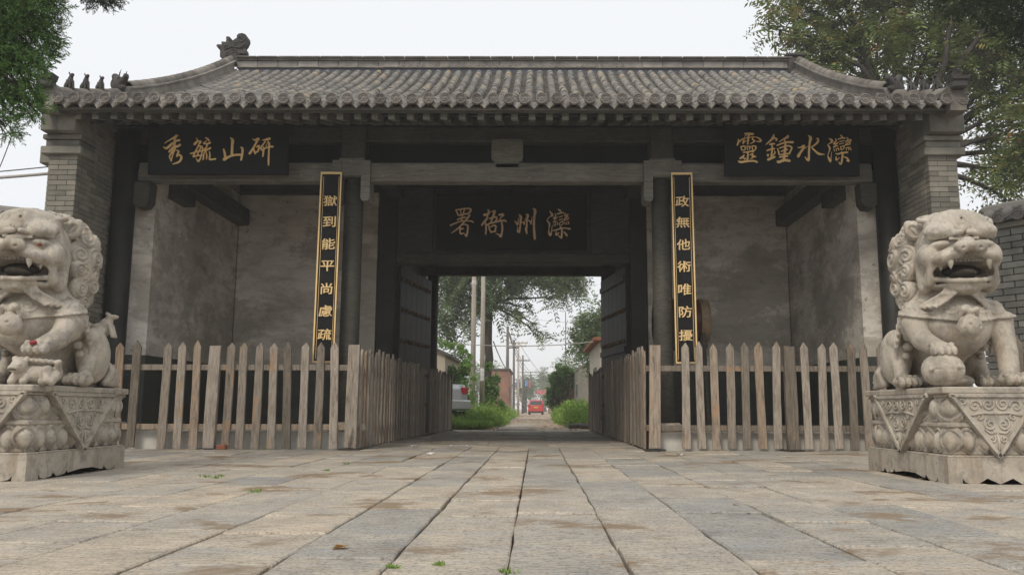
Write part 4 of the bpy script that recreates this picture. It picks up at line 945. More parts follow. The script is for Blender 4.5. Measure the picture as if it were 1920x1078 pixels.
def scroll_mesh(W, H):
    b = MB(); s_ = W/.68
    for q in (-1, 1):
        for (cx, cz_, r_, a0, d, tn) in ((.055, -.075, .05, 2.6, 1, 1.5), (.155, -.09, .05, 3.3, -1, 1.4), (.245, -.055, .03, 3, 1, 1.2), (.05, -.215, .05, 1.2, -1, 1.5), (.125, -.165, .035, .6, 1, 1.2), (.045, -.315, .03, 2.2, 1, 1.3)):
            if abs(cx)*1.0/ .34 > 1+cz_/.45: continue
            tube(b, spiral((q*cx*s_, cz_*H/.45), r_*min(1, s_), tn, d*q, -.004, a0 if q > 0 else PI-a0, 20), .0075, 5)
        tube(b, [(q*.005, -.004, -.14*H/.45), (q*.09*s_, -.007, -.135*H/.45), (q*.2*s_, -.004, -.155*H/.45)], .009, 5)
        tube(b, [(q*.01, -.004, -.27*H/.45), (q*.06*s_, -.007, -.275*H/.45), (q*.09*s_, -.004, -.25*H/.45)], .008, 5)
    tube(b, [(0, -.004, -.29*H/.45), (.004, -.008, -.34*H/.45), (0, -.004, -.40*H/.45)], .010, 5)
    return b.mesh('scroll_relief', 'pedestal', True)
PET_L = petal_mesh(.175, .205, .07, False); PET_U = petal_mesh(.205, .20, .075, True)
PAN_F, PAN_S = panel_mesh(.66, .47), panel_mesh(1.0, .47); SC_F, SC_S = scroll_mesh(.66, .47), scroll_mesh(.90, .47)
def pedestal(xc, label):
    yc = 6.88; hw, hd = .37, .73
    t = thing('pedestal', label, 'pedestal', (xc, yc, 0), 0, 'carved pedestals of the stone lions')
    def scal(L_):
        out = [(-L_, .19)]
        pts = [(-L_, 0.0), (-L_+.10, 0.0)]
        a, c = -L_+.10, L_-.10; n = max(2, round((c-a)/.20)); w_ = (c-a)/n
        for i in range(n):
            for q in range(9): 
                u = q/8; pts.append((a+(i+u)*w_+(.0005*q), .003+.040*(1-math.sin(PI*u)**.38) if True else 0))
        pts += [(L_-.10+.001, 0.0), (L_, 0.0)]
        return [(-L_, .19)]+pts+[(L_, .19)]
    for sy in (-1, 1):
        b = MB(); prism(b, scal(hw), sy*hd-.03*(1 if sy > 0 else -1)-.03, sy*hd-.03*(1 if sy > 0 else -1)+.03); o = b.build('plinth_skirt', 'pedestal', t); fixn(o.data)
    for sx in (-1, 1):
        b = MB(); prism(b, scal(hd-.062), sx*(hw-.03)-.03, sx*(hw-.03)+.03, axis='x'); o = b.build('plinth_skirt', 'pedestal', t); fixn(o.data)
    b = MB(); box(b, -hw+.07, hw-.07, -hd+.07, hd-.07, .05, .19); bevbox(b, -hw+.05, hw-.05, -hd+.05, hd-.05, .192, .64, .02)
    bevbox(b, -hw+.012, hw-.012, -hd+.012, hd-.012, .188, .205, .005); b.build('core', 'pedestal', t)
    b = MB(); bevbox(b, -hw+.03, hw-.03, -hd+.03, hd-.03, .400, .440, .012); b.build('waist', 'pedestal', t)
    b = MB(); bevbox(b, -hw, hw, -hd, hd, .648, .70, .01); b.build('top_slab', 'pedestal', t)
    b = MB(); bevbox(b, -hw+.03, hw-.03, -hd+.03, hd-.03, .625, .65, .01); b.build('slab_moulding', 'pedestal', t)
    def ring(me, z, n_x, n_y, inset):
        X_, Y_ = hw-inset, hd-inset
        for s in (-1, 1):
            for i in range(n_x):
                u = (-1+2*(i+.5)/n_x)*(X_-.05); o = link('petal', me, t); o.location = (u, s*Y_, z); o.rotation_euler = (0, 0, 0 if s < 0 else PI)
            for i in range(n_y):
                u = (-1+2*(i+.5)/n_y)*(Y_-.05); o = link('petal', me, t); o.location = (s*X_, u, z); o.rotation_euler = (0, 0, PI/2 if s > 0 else -PI/2)
            for s2 in (-1, 1):
                o = link('petal', me, t); o.location = (s*(X_-.015), s2*(Y_-.015), z); o.rotation_euler = (0, 0, math.atan2(s, -s2))
    ring(PET_L, .200, 4, 8, .062); ring(PET_U, .440, 3, 6, .068)
    for k_, (x, y, rz, pm, sm) in enumerate(((0, -hd-.004, 0, PAN_F, SC_F), (0, hd+.004, PI, PAN_F, SC_F), (-hw-.004, 0, -PI/2, PAN_S, SC_S), (hw+.004, 0, PI/2, PAN_S, SC_S))):
        p_ = link('drape_panel', pm, t); p_.location = (x, y, .652); p_.rotation_euler = (R(-1.5), 0, rz)
        link('scroll_relief', sm, p_)
    return t
PXR, PXL = 3.79, -3.63
pedestal(PXR, 'pale carved lotus pedestal under the stone lion with the ball')
pedestal(PXL, 'pale carved lotus pedestal under the stone lion with the cub')

HY = R(-10)       # head yaw towards the passage (inner side is -x)
def hd_(p):       # head-local -> lion-local
    x, y = p[0], p[1]+.28; c, s_ = math.cos(HY), math.sin(HY)
    return (x*c-y*s_*1.0, x*s_+y*c-.28, p[2])
def lion_sdf(h):
    g = SDF((-.56, -.92, -.02), (.56, .80, 1.52), h)
    yaw = math.degrees(HY)
    E_ = lambda c, r, k=.02, rot=(0, 0, 0), sub=False: g.ell(hd_(c), r, k, (rot[0], rot[1], rot[2]+yaw), sub)
    C_ = lambda a, b_, ra, rb=None, k=.015, sub=False: g.cap(hd_(a), hd_(b_), ra, rb, k, sub)
    # trunk
    g.ell((0, .22, .40), (.25, .42, .27), .05, (-18, 0, 0)); g.ell((0, .45, .26), (.27, .24, .26), .05)
    g.ell((0, -.12, .58), (.31, .29, .30), .06); g.ell((0, -.27, .50), (.26, .22, .24), .05)
    g.ell((0, -.05, .82), (.25, .24, .2), .06)
    g.cap((0, -.2, .35), (0, .2, .16), .14, .16, .05)
    g.ell((0, .1, .06), (.22, .4, .08), .03)
    # shoulders, forelegs
    g.ell((-.31, -.22, .52), (.10, .15, .17), .03); g.ell((.30, -.22, .52), (.10, .15, .17), .03)
    g.ell((-.36, -.33, .535), (.055, .055, .055), .012); g.ell((.36, -.33, .535), (.055, .055, .055), .012)
    g.path([(-.36, -.30, .50), (-.34, -.40, .37), (-.285, -.50, .30)], [.088, .078, .07], .02)
    g.path([(.34, -.28, .50), (.315, -.38, .27), (.28, -.46, .09)], [.095, .078, .072], .02)
    g.cap((-.38, -.36, .45), (-.325, -.47, .32), .03, .022, .012)
    g.cap((.385, -.33, .42), (.35, -.44, .14), .03, .022, .012)
    def paw(c, yaw_, tilt=0.):
        c = Vector(c); m = Matrix.Rotation(yaw_, 3, 'Z') @ Matrix.Rotation(tilt, 3, 'X')
        g.ell(tuple(c+m @ Vector((0, .03, .0))), (.095, .09, .055), .02)
        for i, u in enumerate((-.068, -.024, .024, .068)):
            p = c+m @ Vector((u, -.055-.012*(i in (1, 2)), -.003)); g.ell(tuple(p), (.027, .045, .042), .007)
            q = c+m @ Vector((u*1.03, -.098-.012*(i in (1, 2)), -.018)); g.cap(tuple(p+m @ Vector((0, -.02, .005))), tuple(q), .014, .008, .004)
            g.ell(tuple(c+m @ Vector((u, -.015, .038))), (.022, .03, .022), .006)
    paw((-.27, -.54, .285), R(-8), R(12)); paw((.275, -.52, .058), R(4))
    # haunches, hind feet
    for q in (-1, 1):
        g.ell((q*.30, .20, .27), (.115, .185, .235), .02, (8, 0, 0)); g.ell((q*.335, .10, .40), (.065, .085, .085), .012)
        g.cap((q*.33, .12, .34), (q*.335, .02, .09), .062, .055, .02)
        paw((q*.335, -.06, .055), R(-q*6))
        # tail plume against the rump
        for i in range(6):
            a = R(-8+i*17); g.path([(q*.33, .37, .05), (q*(.345+.004*i), .37+.13*math.cos(a), .05+.10*math.sin(a)), (q*(.33), .37+.24*math.cos(a), .045+.17*math.sin(a))], [.03, .03, .014], .006)
        # hip flame curls
        for (y, z, r_) in ((-.08, .42, .04), (-.06, .34, .036), (-.02, .27, .03), (.0, .50, .035)):
            g.ell((q*.305, y, z), (r_*1.1, r_, r_), .008)
    # back ridge
    for i in range(9):
        t = i/8; g.ell((0, .22+.42*t, .70-.34*t-.1*t*t), (.035, .045, .045), .012)
    # collar: raised breast cloth above a sloping plane
    body = g.D.copy()
    sl, X, Y, Z = g.sl((-.5, -.75, .3), (.5, .4, .9))
    plane = Z-(.50+.16*np.clip(Y+.5, 0, .6)+.10*np.abs(X)**1.2)
    d = np.maximum(body[sl]-.012, -plane); d = np.maximum(d, Y-.16)
    rim = np.maximum(body[sl]-.024, np.abs(plane-.008)-.011); rim = np.maximum(rim, Y-.16)
    g.D[sl] = np.minimum(g.D[sl], np.minimum(d, rim))
    for (x, y, z, r_) in ((-.27, -.36, .645, .075), (-.13, -.50, .625, .06), (.13, -.50, .625, .06), (.27, -.36, .645, .075), (-.34, -.2, .69, .07), (.34, -.2, .69, .07)):
        # flat spiral cut into the breast cloth
        n = Vector((x*1.4, y+.05, .05)).normalized(); a_ = n.cross(Vector((0, 0, 1))).normalized(); b_ = n.cross(a_)
        pts = []
        for i in range(20):
            t = i/19; rr_ = r_*(1-.85*t); an = 2*PI*1.35*t; p = Vector((x, y, z))+n*.0+a_*rr_*math.cos(an)+b_*rr_*math.sin(an)
            for _ in range(10):
                ii = [min(max(int(round((p[k]-g.lo[k])/h)), 0), g.n[k]-1) for k in range(3)]; dd = g.D[tuple(ii)]
                p = p-n*float(dd)*.8
            pts.append(tuple(p))
        g.path(pts, .0095, .003)
    # ---------------- head
    E_((0, -.28, 1.12), (.27, .27, .27), .04); E_((0, -.34, 1.00), (.25, .24, .2), .04)
    E_((0, -.39, 1.28), (.235, .18, .125), .03)                        # forehead
    for q in (-1, 1):
        E_((q*.13, -.49, 1.225), (.14, .115, .07), .035, (16, q*10, -q*10))   # brow shelf
        C_((q*.03, -.605, 1.185), (q*.225, -.52, 1.165), .022, .026, .012)
        E_((q*.15, -.525, 1.108), (.08, .045, .03), .005, (0, q*6, 0))                    # closed eye / lid
        E_((q*.225, -.42, 1.02), (.085, .135, .11), .03)                     # cheek
        E_((q*.125, -.585, 1.0), (.125, .135, .062), .014, (0, q*20, 0))       # upper lip
        E_((q*.065, -.715, 1.05), (.055, .045, .048), .01)                   # nostril wing
        E_((q*.06, -.765, 1.035), (.017, .025, .015), .005, sub=True)
        C_((q*.2, -.50, .95), (q*.235, -.44, .82), .05, .045, .02)           # mouth corner fold
        C_((q*.235, -.33, 1.02), (q*.23, -.33, .80), .07, .06, .03)
    E_((0, -.60, 1.09), (.058, .13, .055), .012); E_((0, -.70, 1.06), (.05, .07, .045), .014)
    E_((0, -.545, 1.215), (.03, .04, .04), .005)
    C_((-.10, -.575, 1.14), (.10, -.575, 1.14), .012, .012, .006)
    g.path([hd_((0, -.625, 1.20)), hd_((0, -.57, 1.29)), hd_((0, -.47, 1.38))], .008, .012, sub=True)
    # open mouth
    E_((0, -.60, .90), (.165, .215, .078), .008, sub=True)
    for q in (-1, 1): E_((q*.16, -.50, .885), (.06, .13, .05), .008, (0, 0, 0), sub=True)
    E_((0, -.43, .785), (.20, .17, .045), .03); E_((0, -.50, .755), (.11, .09, .045), .03)
    g.path([hd_(p_) for p_ in ((-.20, -.42, .86), (-.185, -.50, .835), (-.13, -.575, .815), (-.06, -.61, .808), (.06, -.61, .808), (.13, -.575, .815), (.185, -.50, .835), (.20, -.42, .86))], .018, .014)
    # muzzle whisker lines
    for q in (-1, 1):
        for i in range(4):
            r_ = .028+.024*i; pts = [hd_((q*(.115+r_*math.cos(a)*1.05), -.685+.028*i+abs(math.cos(a))*.03*i*.5, .99+r_*.72*math.sin(a))) for a in np.linspace(.1, PI*.95, 9)]
            g.path(pts, .0062, .004, sub=True)
        for i in range(5):
            x_ = q*(.05+.035*i); g.path([hd_((x_, -.585+.02*i, 1.16+.004*i)), hd_((x_*1.12, -.57+.02*i, 1.23)), hd_((x_*1.15, -.50, 1.30))], .005, .003, sub=True)
    # beard swoosh over the collar
    for q in (-1, 1):
        for i in range(5):
            g.path([(q*(.02+.018*i)-.06, -.50, .79), (q*(.06+.022*i)-.06, -.52+.01*i, .72), (q*(.13+.026*i)-.05, -.495+.028*i, .665), (q*(.19+.03*i)-.05, -.455+.035*i, .62), (q*(.225+.03*i)-.05, -.43+.035*i, .64)], [.011, .012, .011, .009, .004], .010)
    for q in (-1, 1):
        for i in range(6): g.path([hd_((q*(.03+.035*i), -.50+.012*i, 1.31)), hd_((q*(.04+.042*i), -.44+.02*i, 1.38-.008*i)), hd_((q*(.03+.045*i), -.33, 1.415-.012*i))], [.016, .02, .01], .006)
        for i in range(5): g.path([(q*.38, -.12+.03*i, .62-.05*i), (q*.395, -.16+.03*i, .54-.05*i), (q*.375, -.13+.03*i, .47-.05*i)], [.014, .017, .006], .005)
    for q in (-1, 1):
        for i in range(4): g.path([(q*.27, .02+.09*i, .58-.05*i), (q*.30, .0+.09*i, .46-.04*i), (q*.27, -.02+.09*i, .34-.03*i)], .007, .006, sub=True)
    # mane mass
    g.ell((0, .02, 1.06), (.325, .265, .36), .03); g.ell((0, .10, .86), (.30, .22, .26), .04)
    for i in range(7):
        t = -60+20*i; g.ell((.20*math.sin(R(t)), -.19, 1.27+.12*math.cos(R(t))), (.055, .08, .05), .012)
    return g
def curl_mesh():
    nr, na = 15, 30; vs = []
    for i in range(nr):
        for j in range(na):
            r_ = i/(nr-1); a = 2*PI*j/na
            hgt = .66*math.sqrt(max(0, 1-r_**2.4))+.15*math.cos(2*PI*2.6*r_-a)*(1-r_**6)*(.35+.65*min(1, r_*3))
            tail_ = 1+.28*max(0, math.cos(a-2.2))**6*r_**3
            vs.append((r_*tail_*math.cos(a), r_*tail_*math.sin(a), hgt))
    for j in range(na): a = 2*PI*j/na; vs.append((math.cos(a)*.9, math.sin(a)*.9, -.7))
    f = [(i*na+j, i*na+(j+1) % na, (i+1)*na+(j+1) % na, (i+1)*na+j) for i in range(nr) for j in range(na)]
    b = MB(); b.add(vs, f); return b.mesh('mane_curl', 'stone', True)
CURL = curl_mesh()
def ear_mesh():
    g = SDF((-.11, -.09, -.12), (.11, .09, .13), .006)
    g.ell((0, 0, 0), (.075, .045, .088), .01); g.ell((0, .01, .06), (.04, .03, .05), .015)
    g.ell((0, -.045, .0), (.045, .032, .058), .006, sub=True); g.cap((0, -.02, -.03), (0, -.02, .03), .013, .008, .006)
    return g.mesh('ear', 'stone')
EAR = ear_mesh()
def claw_mesh():
    b = MB(); lathe(b, [(.001, -.05), (.012, -.03), (.021, 0), (.018, .012)], 8, axis='z'); return fixn(b.mesh('fang', 'stone', True))
FANG = claw_mesh()
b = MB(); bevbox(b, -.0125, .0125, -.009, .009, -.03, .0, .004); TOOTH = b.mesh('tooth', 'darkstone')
HS = .0078
base_sdf = lion_sdf(HS)
def lion(xc, mirror, label):
    q = 1 if not mirror else -1
    t = thing('stone_lion', label, 'statue', (xc, 6.88, .70), 0, 'pair of guardian lion statues')
    me = base_sdf.mesh('body', 'stone', mirror); link('body', me, t)
    def P(p): return (q*p[0], p[1], p[2])
    # curls over the mane ellipsoid
    c0 = Vector((0, .02, 1.06)); rr_ = (.325, .265, .36); rs = random.Random(5)
    for k_, (el, r_) in enumerate(((-46, .094), (-22, .100), (2, .102), (26, .100), (50, .096), (72, .085))):
        n = (9, 11, 11, 10, 7, 4)[k_]
        for i in range(n):
            az = 30+(300)*(i+.5*(k_ % 2)*.6)/(n-1 if n > 1 else 1)
            if az > 332: continue
            a, e = R(az), R(el); d = Vector((-math.sin(a)*math.cos(e), -math.cos(a)*math.cos(e), math.sin(e)))
            p = c0+Vector((d.x*rr_[0], d.y*rr_[1], d.z*rr_[2])); nrm = Vector((d.x/rr_[0], d.y/rr_[1], d.z/rr_[2])).normalized()
            hp = Vector(hd_((0, -.34, 1.10)))
            if (p-hp).length < .285 and p.y < -.10: continue
            p = Vector(P(p)); nrm = Vector(P(nrm))
            o = link('mane_curl', CURL, t); o.location = p-nrm*.012; s_ = r_*rs.uniform(.92, 1.06); o.scale = (s_*q if False else s_, s_, s_*.85)
            o.rotation_euler = (nrm.to_track_quat('Z', 'Y') @ Matrix.Rotation(rs.uniform(0, 6.28), 3, 'Z').to_quaternion()).to_euler()
    for s_ in (-1, 1):
        for (x, y, z, r_) in ((.31, -.10, .80, .085), (.315, .06, .84, .088), (.29, .0, .70, .08), (.25, .16, .74, .085), (.315, -.14, .95, .08)):
            nrm = Vector((s_*1., -.15 if y < .1 else .5, -.15)).normalized(); o = link('mane_curl', CURL, t); o.location = Vector((s_*x, y, z))-nrm*.02; o.scale = (r_, r_, r_*.8); o.rotation_euler = (nrm.to_track_quat('Z', 'Y') @ Matrix.Rotation(rs.uniform(0, 6.28), 3, 'Z').to_quaternion()).to_euler()
        o = link('ear', EAR, t); o.location = P(hd_((s_*.265, -.245, 1.275))); o.rotation_euler = (R(10), R(38*s_*q*1.0), HY*q+R(30*s_*q))
        for (x, y, z, k_) in ((.135, -.665, .948, 1.25), (.175, -.56, .93, .8)):
            o = link('fang', FANG, t); o.location = P(hd_((s_*x, y, z))); o.scale = (k_,)*3
    for i in range(8):
        x = -.0945+.027*i; o = link('tooth', TOOTH, t); o.scale = (.95, 1, .6); o.location = P(hd_((x, -.70+abs(x)*.25, .953+abs(x)*.05))); o.rotation_euler = (0, 0, HY*q-x*3*q)
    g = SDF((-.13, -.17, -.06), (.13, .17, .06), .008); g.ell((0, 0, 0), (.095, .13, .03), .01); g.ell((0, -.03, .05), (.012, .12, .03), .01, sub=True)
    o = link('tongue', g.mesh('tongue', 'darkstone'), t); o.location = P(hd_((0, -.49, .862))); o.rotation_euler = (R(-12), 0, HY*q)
    # near-black disc that darkens the hollow of the open mouth
    b = MB(); lathe(b, [(.001, -.02), (.09, -.015), (.13, .0), (.001, .012)], 18, axis='y'); o = b.build('dark_mouth_disc', 'mouth', t, True); fixn(o.data); o.location = P(hd_((0, -.46, .90))); o.scale = (1.15, 1, .38); o.rotation_euler = (0, 0, HY*q)
    # bell on the breast
    g = SDF((-.12, -.12, -.14), (.12, .12, .2), .008); g.ell((0, 0, 0), (.088, .088, .088), .01); g.cap((0, .02, .08), (0, .04, .13), .035, .045, .02)
    g.ell((-.03, -.085, .01), (.013, .02, .013), .004, sub=True); g.ell((.045, -.08, -.005), (.013, .02, .013), .004, sub=True); g.cap((.0, -.09, -.03), (.02, -.06, -.08), .008, .008, .004, sub=True)
    for s_ in (-1, 1): g.path([(0, .0, .11), (s_*.05, -.02, .13), (s_*.07, .01, .07)], [.022, .02, .012])
    o = link('bell', g.mesh('bell', 'stone', mirror), t); o.location = P((-.07, -.60, .455))
    return t
l1 = lion(PXR, False, 'seated pale stone lion with its paw on a round ball')
l2 = lion(PXL, True, 'seated pale stone lion with its paw on a small cub, red paint in its eye')
g = SDF((-.19, -.18, -.17), (.19, .18, .17), .008); g.ell((0, 0, 0), (.155, .14, .13), .01)
g.path([(-.15, -.07, .03), (-.05, -.137, .04), (.06, -.137, .04), (.15, -.06, .03)], .007, .004, sub=True); g.path([(-.15, -.07, .0), (-.05, -.142, .0), (.06, -.142, .0), (.15, -.06, .0)], .007, .004, sub=True)
g.path([(.04, -.13, .07), (.05, -.14, .02), (.04, -.13, -.06)], .006, .004, sub=True)
for (x, z) in ((.06, .02), (-.13, .0)): g.ell((x, -.135 if x > 0 else -.09, z), (.02, .02, .02), .004); 
o = link('ball', g.mesh('ball', 'stone'), l1); o.location = (-.27, -.55, .13)
# cub under the paw, cub on the haunch, red paint
def cub_mesh():
    g = SDF((-.2, -.17, -.12), (.2, .17, .16), .0075)
    g.cap((-.10, 0, -.04), (.10, .02, -.03), .07, .065, .02); g.ell((-.11, -.06, .02), (.062, .06, .06), .012); g.ell((-.12, -.12, .0), (.04, .035, .03), .01)
    g.ell((-.12, -.135, -.012), (.03, .03, .008), .003, sub=True)
    for q in (-1, 1): g.ell((-.11+q*.045, -.05, .07), (.022, .02, .026), .006); g.ell((-.11+q*.028, -.112, .03), (.012, .012, .01), .003)
    for i in range(8): g.ell((-.16+.045*i, -.03, .075-.004*i), (.026, .035, .022), .006)
    for x in (-.15, -.06, .08, .15): g.cap((x, -.03, -.05), (x-.005, -.07, -.095), .036, .03, .015)
    g.cap((.14, .0, -.02), (.18, -.05, .05), .03, .02, .01); g.cap((.10, -.06, -.02), (.12, -.08, -.08), .045, .035, .015)
    return g.mesh('cub', 'stone')
CUB = cub_mesh()
o = link('cub', CUB, l2); o.location = (.30, -.56, .12)
o = link('cub', beast_mesh(4, 'stone'), l2); o.location = (.33, .30, .44); o.scale = (.9, .9, .62); o.rotation_euler = (0, 0, R(100))
for (p, s_) in (((hd_((-.155, -.552, 1.095))), (.026, .012, .02)), ((-.285, -.635, .315), (.03, .025, .02))):
    b = MB(); lathe(b, [(.05, -1), (.7, -.7), (1, 0), (.7, .7), (.05, 1)], 10); o = b.build('red_paint_mark', 'redpaint', l2, True); o.location = (-p[0], p[1], p[2]); o.scale = s_

# ================================================================== VEGETATION
def raw_mesh(name, V, Fq, mat):
    me = bpy.data.meshes.new(name); n = len(V); k = Fq.shape[1]; m = len(Fq)
    me.vertices.add(n); me.vertices.foreach_set('co', np.ascontiguousarray(V, np.float32).reshape(-1))
    me.loops.add(m*k); me.loops.foreach_set('vertex_index', np.ascontiguousarray(Fq, np.int32).reshape(-1))
    me.polygons.add(m); me.polygons.foreach_set('loop_start', np.arange(m, dtype=np.int32)*k)
    me.materials.append(MT[mat]); me.update(calc_edges=True); me.validate(); return me
def unit(v): return v/(np.linalg.norm(v, axis=-1, keepdims=True)+1e-9)
def compound(P, D, size, pairs=7, wid=.30, rng=RNG, droop=.35):
    """pinnate leaves: P base points, D directions; returns verts (n*leaflets*4,3), quads"""
    n = len(P); D = unit(D); L_ = size*rng.uniform(.7, 1.2, (n, 1))
    Sd = unit(np.cross(D, np.array([0, 0, 1.])+rng.normal(0, .35, (n, 3)))); N = np.cross(Sd, D)
    out = []
    for i in range(pairs):
        t = (i+.6)/pairs
        base = P+D*L_*t-np.array([0, 0, 1])*L_*droop*t*t
        for sg in (-1, 1):
            ld = unit(Sd*sg+D*.45-np.array([0, 0, .35])+rng.normal(0, .12, (n, 3)))
            l = L_*.34*(1-.35*t)*rng.uniform(.8, 1.15, (n, 1)); wv = unit(np.cross(ld, N+rng.normal(0, .3, (n, 3))))*l*wid*.5
            out.append(np.stack([base, base+ld*l*.42+wv, base+ld*l, base+ld*l*.42-wv], 1))
    V = np.concatenate(out, 0).reshape(-1, 3); return V, np.arange(len(V)).reshape(-1, 4)
def blades(P, D, ln, wd, rng=RNG):
    n = len(P); D = unit(D); s_ = unit(np.cross(D, rng.normal(0, 1, (n, 3))))*wd*.5
    if np.isscalar(ln): ln = ln*rng.uniform(.6, 1.25, (n, 1))
    V = np.stack([P-s_*.6, P+s_*.6, P+D*ln*.6+s_, P+D*ln, ], 1); V2 = np.stack([P-s_, P+D*ln*.45+s_*.2+s_, P+D*ln, P+D*ln*.45-s_], 1)
    V = V2.reshape(-1, 3); return V, np.arange(len(V)).reshape(-1, 4)
def in_blobs(blobs, n, rng=RNG, shell=.45):
    c = np.array([b_[0] for b_ in blobs]); r_ = np.array([b_[1] if hasattr(b_[1], '__len__') else (b_[1],)*3 for b_ in blobs]); wt = r_.prod(1)**.75; wt = wt/wt.sum()
    k = rng.choice(len(blobs), n, p=wt); d = unit(rng.normal(0, 1, (n, 3))); rad = rng.uniform(shell, 1.0, (n, 1))**.7
    return c[k]+d*rad*r_[k], d
def pxblob(px, py, rpx, Y, ry=None):
    x, z = bpt(px, py, Y); r_ = rpx/F*Y*1.02; return ((x, Y+random.uniform(-.4, .4)*r_, z), (r_, r_ if ry is None else ry, r_))
def limb(b, a, c, r0, r1, sag=.12, k=7, n=7):
    a, c = Vector(a), Vector(c); L_ = (c-a).length; off = Vector((random.uniform(-1, 1), random.uniform(-1, 1), random.uniform(.2, 1)))*L_*sag
    pts = [a.lerp(c, i/(k-1))+off*math.sin(PI*i/(k-1)) + Vector((random.uniform(-1, 1), random.uniform(-1, 1), random.uniform(-1, 1)))*L_*.012 for i in range(k)]
    tube(b, pts, [r0+(r1-r0)*i/(k-1) for i in range(k)], n); return pts
def broad_tree(name, label, base, fork, blobs, nleaf, size, pairs, mat, r0, seeds=0, group=None, twigs=4):
    t = thing(name, label, 'tree', base, 0, group); B = Vector(base)
    tb = MB(); fk = Vector(fork)-B; limb(tb, (0, 0, 0), fk, r0, r0*.72, .03, 9, 12); tb.build('trunk', 'bark', t, True)
    lb = MB(); P = []
    for c, r_ in blobs:
        cc = Vector(c)-B; mid = fk.lerp(cc, .5); pts = limb(lb, fk-Vector((0, 0, .2)), cc, r0*.34, r0*.07, .10, 8, 6)
        for q in range(twigs):
            d = Vector(unit(RNG.normal(0, 1, 3))); e = cc+Vector((d.x*r_[0], d.y*r_[1], d.z*r_[2]))*.8; limb(lb, pts[5 if q % 2 else 7], e, r0*.09, r0*.02, .12, 5, 5)
    lb.build('limb', 'bark', t, True)
    bl = [((c[0]-B.x, c[1]-B.y, c[2]-B.z), r_) for c, r_ in blobs]
    nt_ = nleaf//7; T, d = in_blobs(bl, nt_, shell=.2)                 # twig tips, each with a tuft of leaves
    P = np.repeat(T, 7, 0)+RNG.normal(0, size*.16, (nt_*7, 3)); D = unit(np.repeat(d, 7, 0)*.7+RNG.normal(0, .75, (nt_*7, 3))+np.array([0, 0, .0]))
    V, Q = compound(P, D, size, pairs); link('crown', raw_mesh('crown', V, Q, mat), t)
    if seeds:
        T, d = in_blobs(bl, seeds, shell=.7); P = np.repeat(T, 60, 0)+RNG.normal(0, .10, (seeds*60, 3)); V, Q = blades(P, RNG.normal(0, 1, P.shape)-np.array([0, 0, .6]), .06, .03)
        link('seed_clusters', raw_mesh('seed_clusters', V, Q, 'seed'), t)
    return t
random.seed(5)
Yt = 18.5
bl = [pxblob(px, py, r_, Yt) for px, py, r_ in ((1468, 50, 34), (1500, 95, 26), (1500, 5, 45), (1545, 50, 42), (1580, 110, 34), (1600, 10, 55), (1640, 80, 42), (1660, 140, 26), (1690, 20, 60), (1715, 105, 42),
      (1770, 50, 60), (1770, 135, 30), (1830, 110, 55), (1850, 30, 60), (1860, 190, 42), (1900, 100, 55), (1875, 255, 40), (1915, 200, 50), (1850, 320, 24), (1905, 320, 38), (1960, 260, 60), (2010, 120, 90), (2050, 280, 80), (1560, -60, 60), (1680, -70, 70), (1800, -70, 80), (1940, -60, 90), (1890, 375, 18))]
broad_tree('ailanthus_tree', 'tall leafy tree with brown seed clusters rising behind the gatehouse roof', (9.6, 18.8, 0), (9.0, 18.6, 6.2), bl, 4600, .60, 7, 'leaf', .30, 90)
# conifers in the foreground corners
def cypress(label, base, fork, blobs, n, mat, ln=.10, sub=18):
    t = thing('cypress_tree', label, 'tree', base); B = Vector(base); fk = Vector(fork)-B
    tb = MB(); limb(tb, (0, 0, 0), fk, .16, .11, .03, 9, 12); tb.build('trunk', 'bark', t, True)
    lb = MB()
    for c, r_ in blobs:
        cc = Vector(c)-B; pts = limb(lb, fk, cc, .035, .007, .08, 8, 6)
        for q in range(6):
            d = Vector(unit(RNG.normal(0, 1, 3))); limb(lb, pts[4+q % 3], cc+Vector((d.x*r_[0], d.y*r_[1], d.z*r_[2]))*.85, .008, .003, .12, 5, 5)
    lb.build('limb', 'bark', t, True)
    bl_ = [((c[0]-B.x, c[1]-B.y, c[2]-B.z), r_) for c, r_ in blobs]
    T, d = in_blobs(bl_, n, shell=.15); D = unit(d*.9+RNG.normal(0, .55, d.shape)+np.array([.12, 0, .1])); S_ = unit(np.cross(D, RNG.normal(0, 1, D.shape)))
    V = []; 
    for i in range(sub):
        tt = (i+.5)/sub; sg = 1 if i % 2 else -1
        P = T+D*ln*1.3*tt; dd = unit(D*.8+S_*sg*.75*(1-.5*tt)+RNG.normal(0, .25, D.shape)); v, q = blades(P, dd, ln*.48*(1.1-.5*tt), .0075); V.append(v)
    V = np.concatenate(V); link('crown', raw_mesh('crown', V, np.arange(len(V)).reshape(-1, 4), mat), t); return t
Yc = 6.6
cypress('bright green cypress hanging into the corner beside the swept roof tip', (-6.6, 6.4, 0), (-5.4, 6.5, 4.6),
        [pxblob(px, py, r_, Yc) for px, py, r_ in ((20, 30, 45), (70, 25, 40), (108, 15, 20), (10, 90, 45), (60, 80, 38), (92, 62, 24), (28, 140, 40), (68, 128, 24), (5, 190, 32), (45, 178, 26), (62, 205, 18), (15, 235, 24), (-40, 60, 60), (-50, 160, 60), (30, -30, 60), (95, -40, 40), (80, 195, 10))], 3600, 'cypress', .085)
cypress('dark conifer boughs at the top corner above the lion with the ball', (6.4, 7.6, 0), (5.9, 7.7, 5.3),
        [pxblob(px, py, r_, 8.) for px, py, r_ in ((1790, -5, 34), (1850, 5, 42), (1910, 25, 48), (1895, 70, 26), (1930, 90, 30), (1850, -50, 60), (1750, -30, 34), (1960, 40, 60))], 1700, 'darkcypress', .10)
b_ = [pxblob(188, 2, 15, 7.2), pxblob(205, -18, 22, 7.2), pxblob(172, -24, 20, 7.2)]
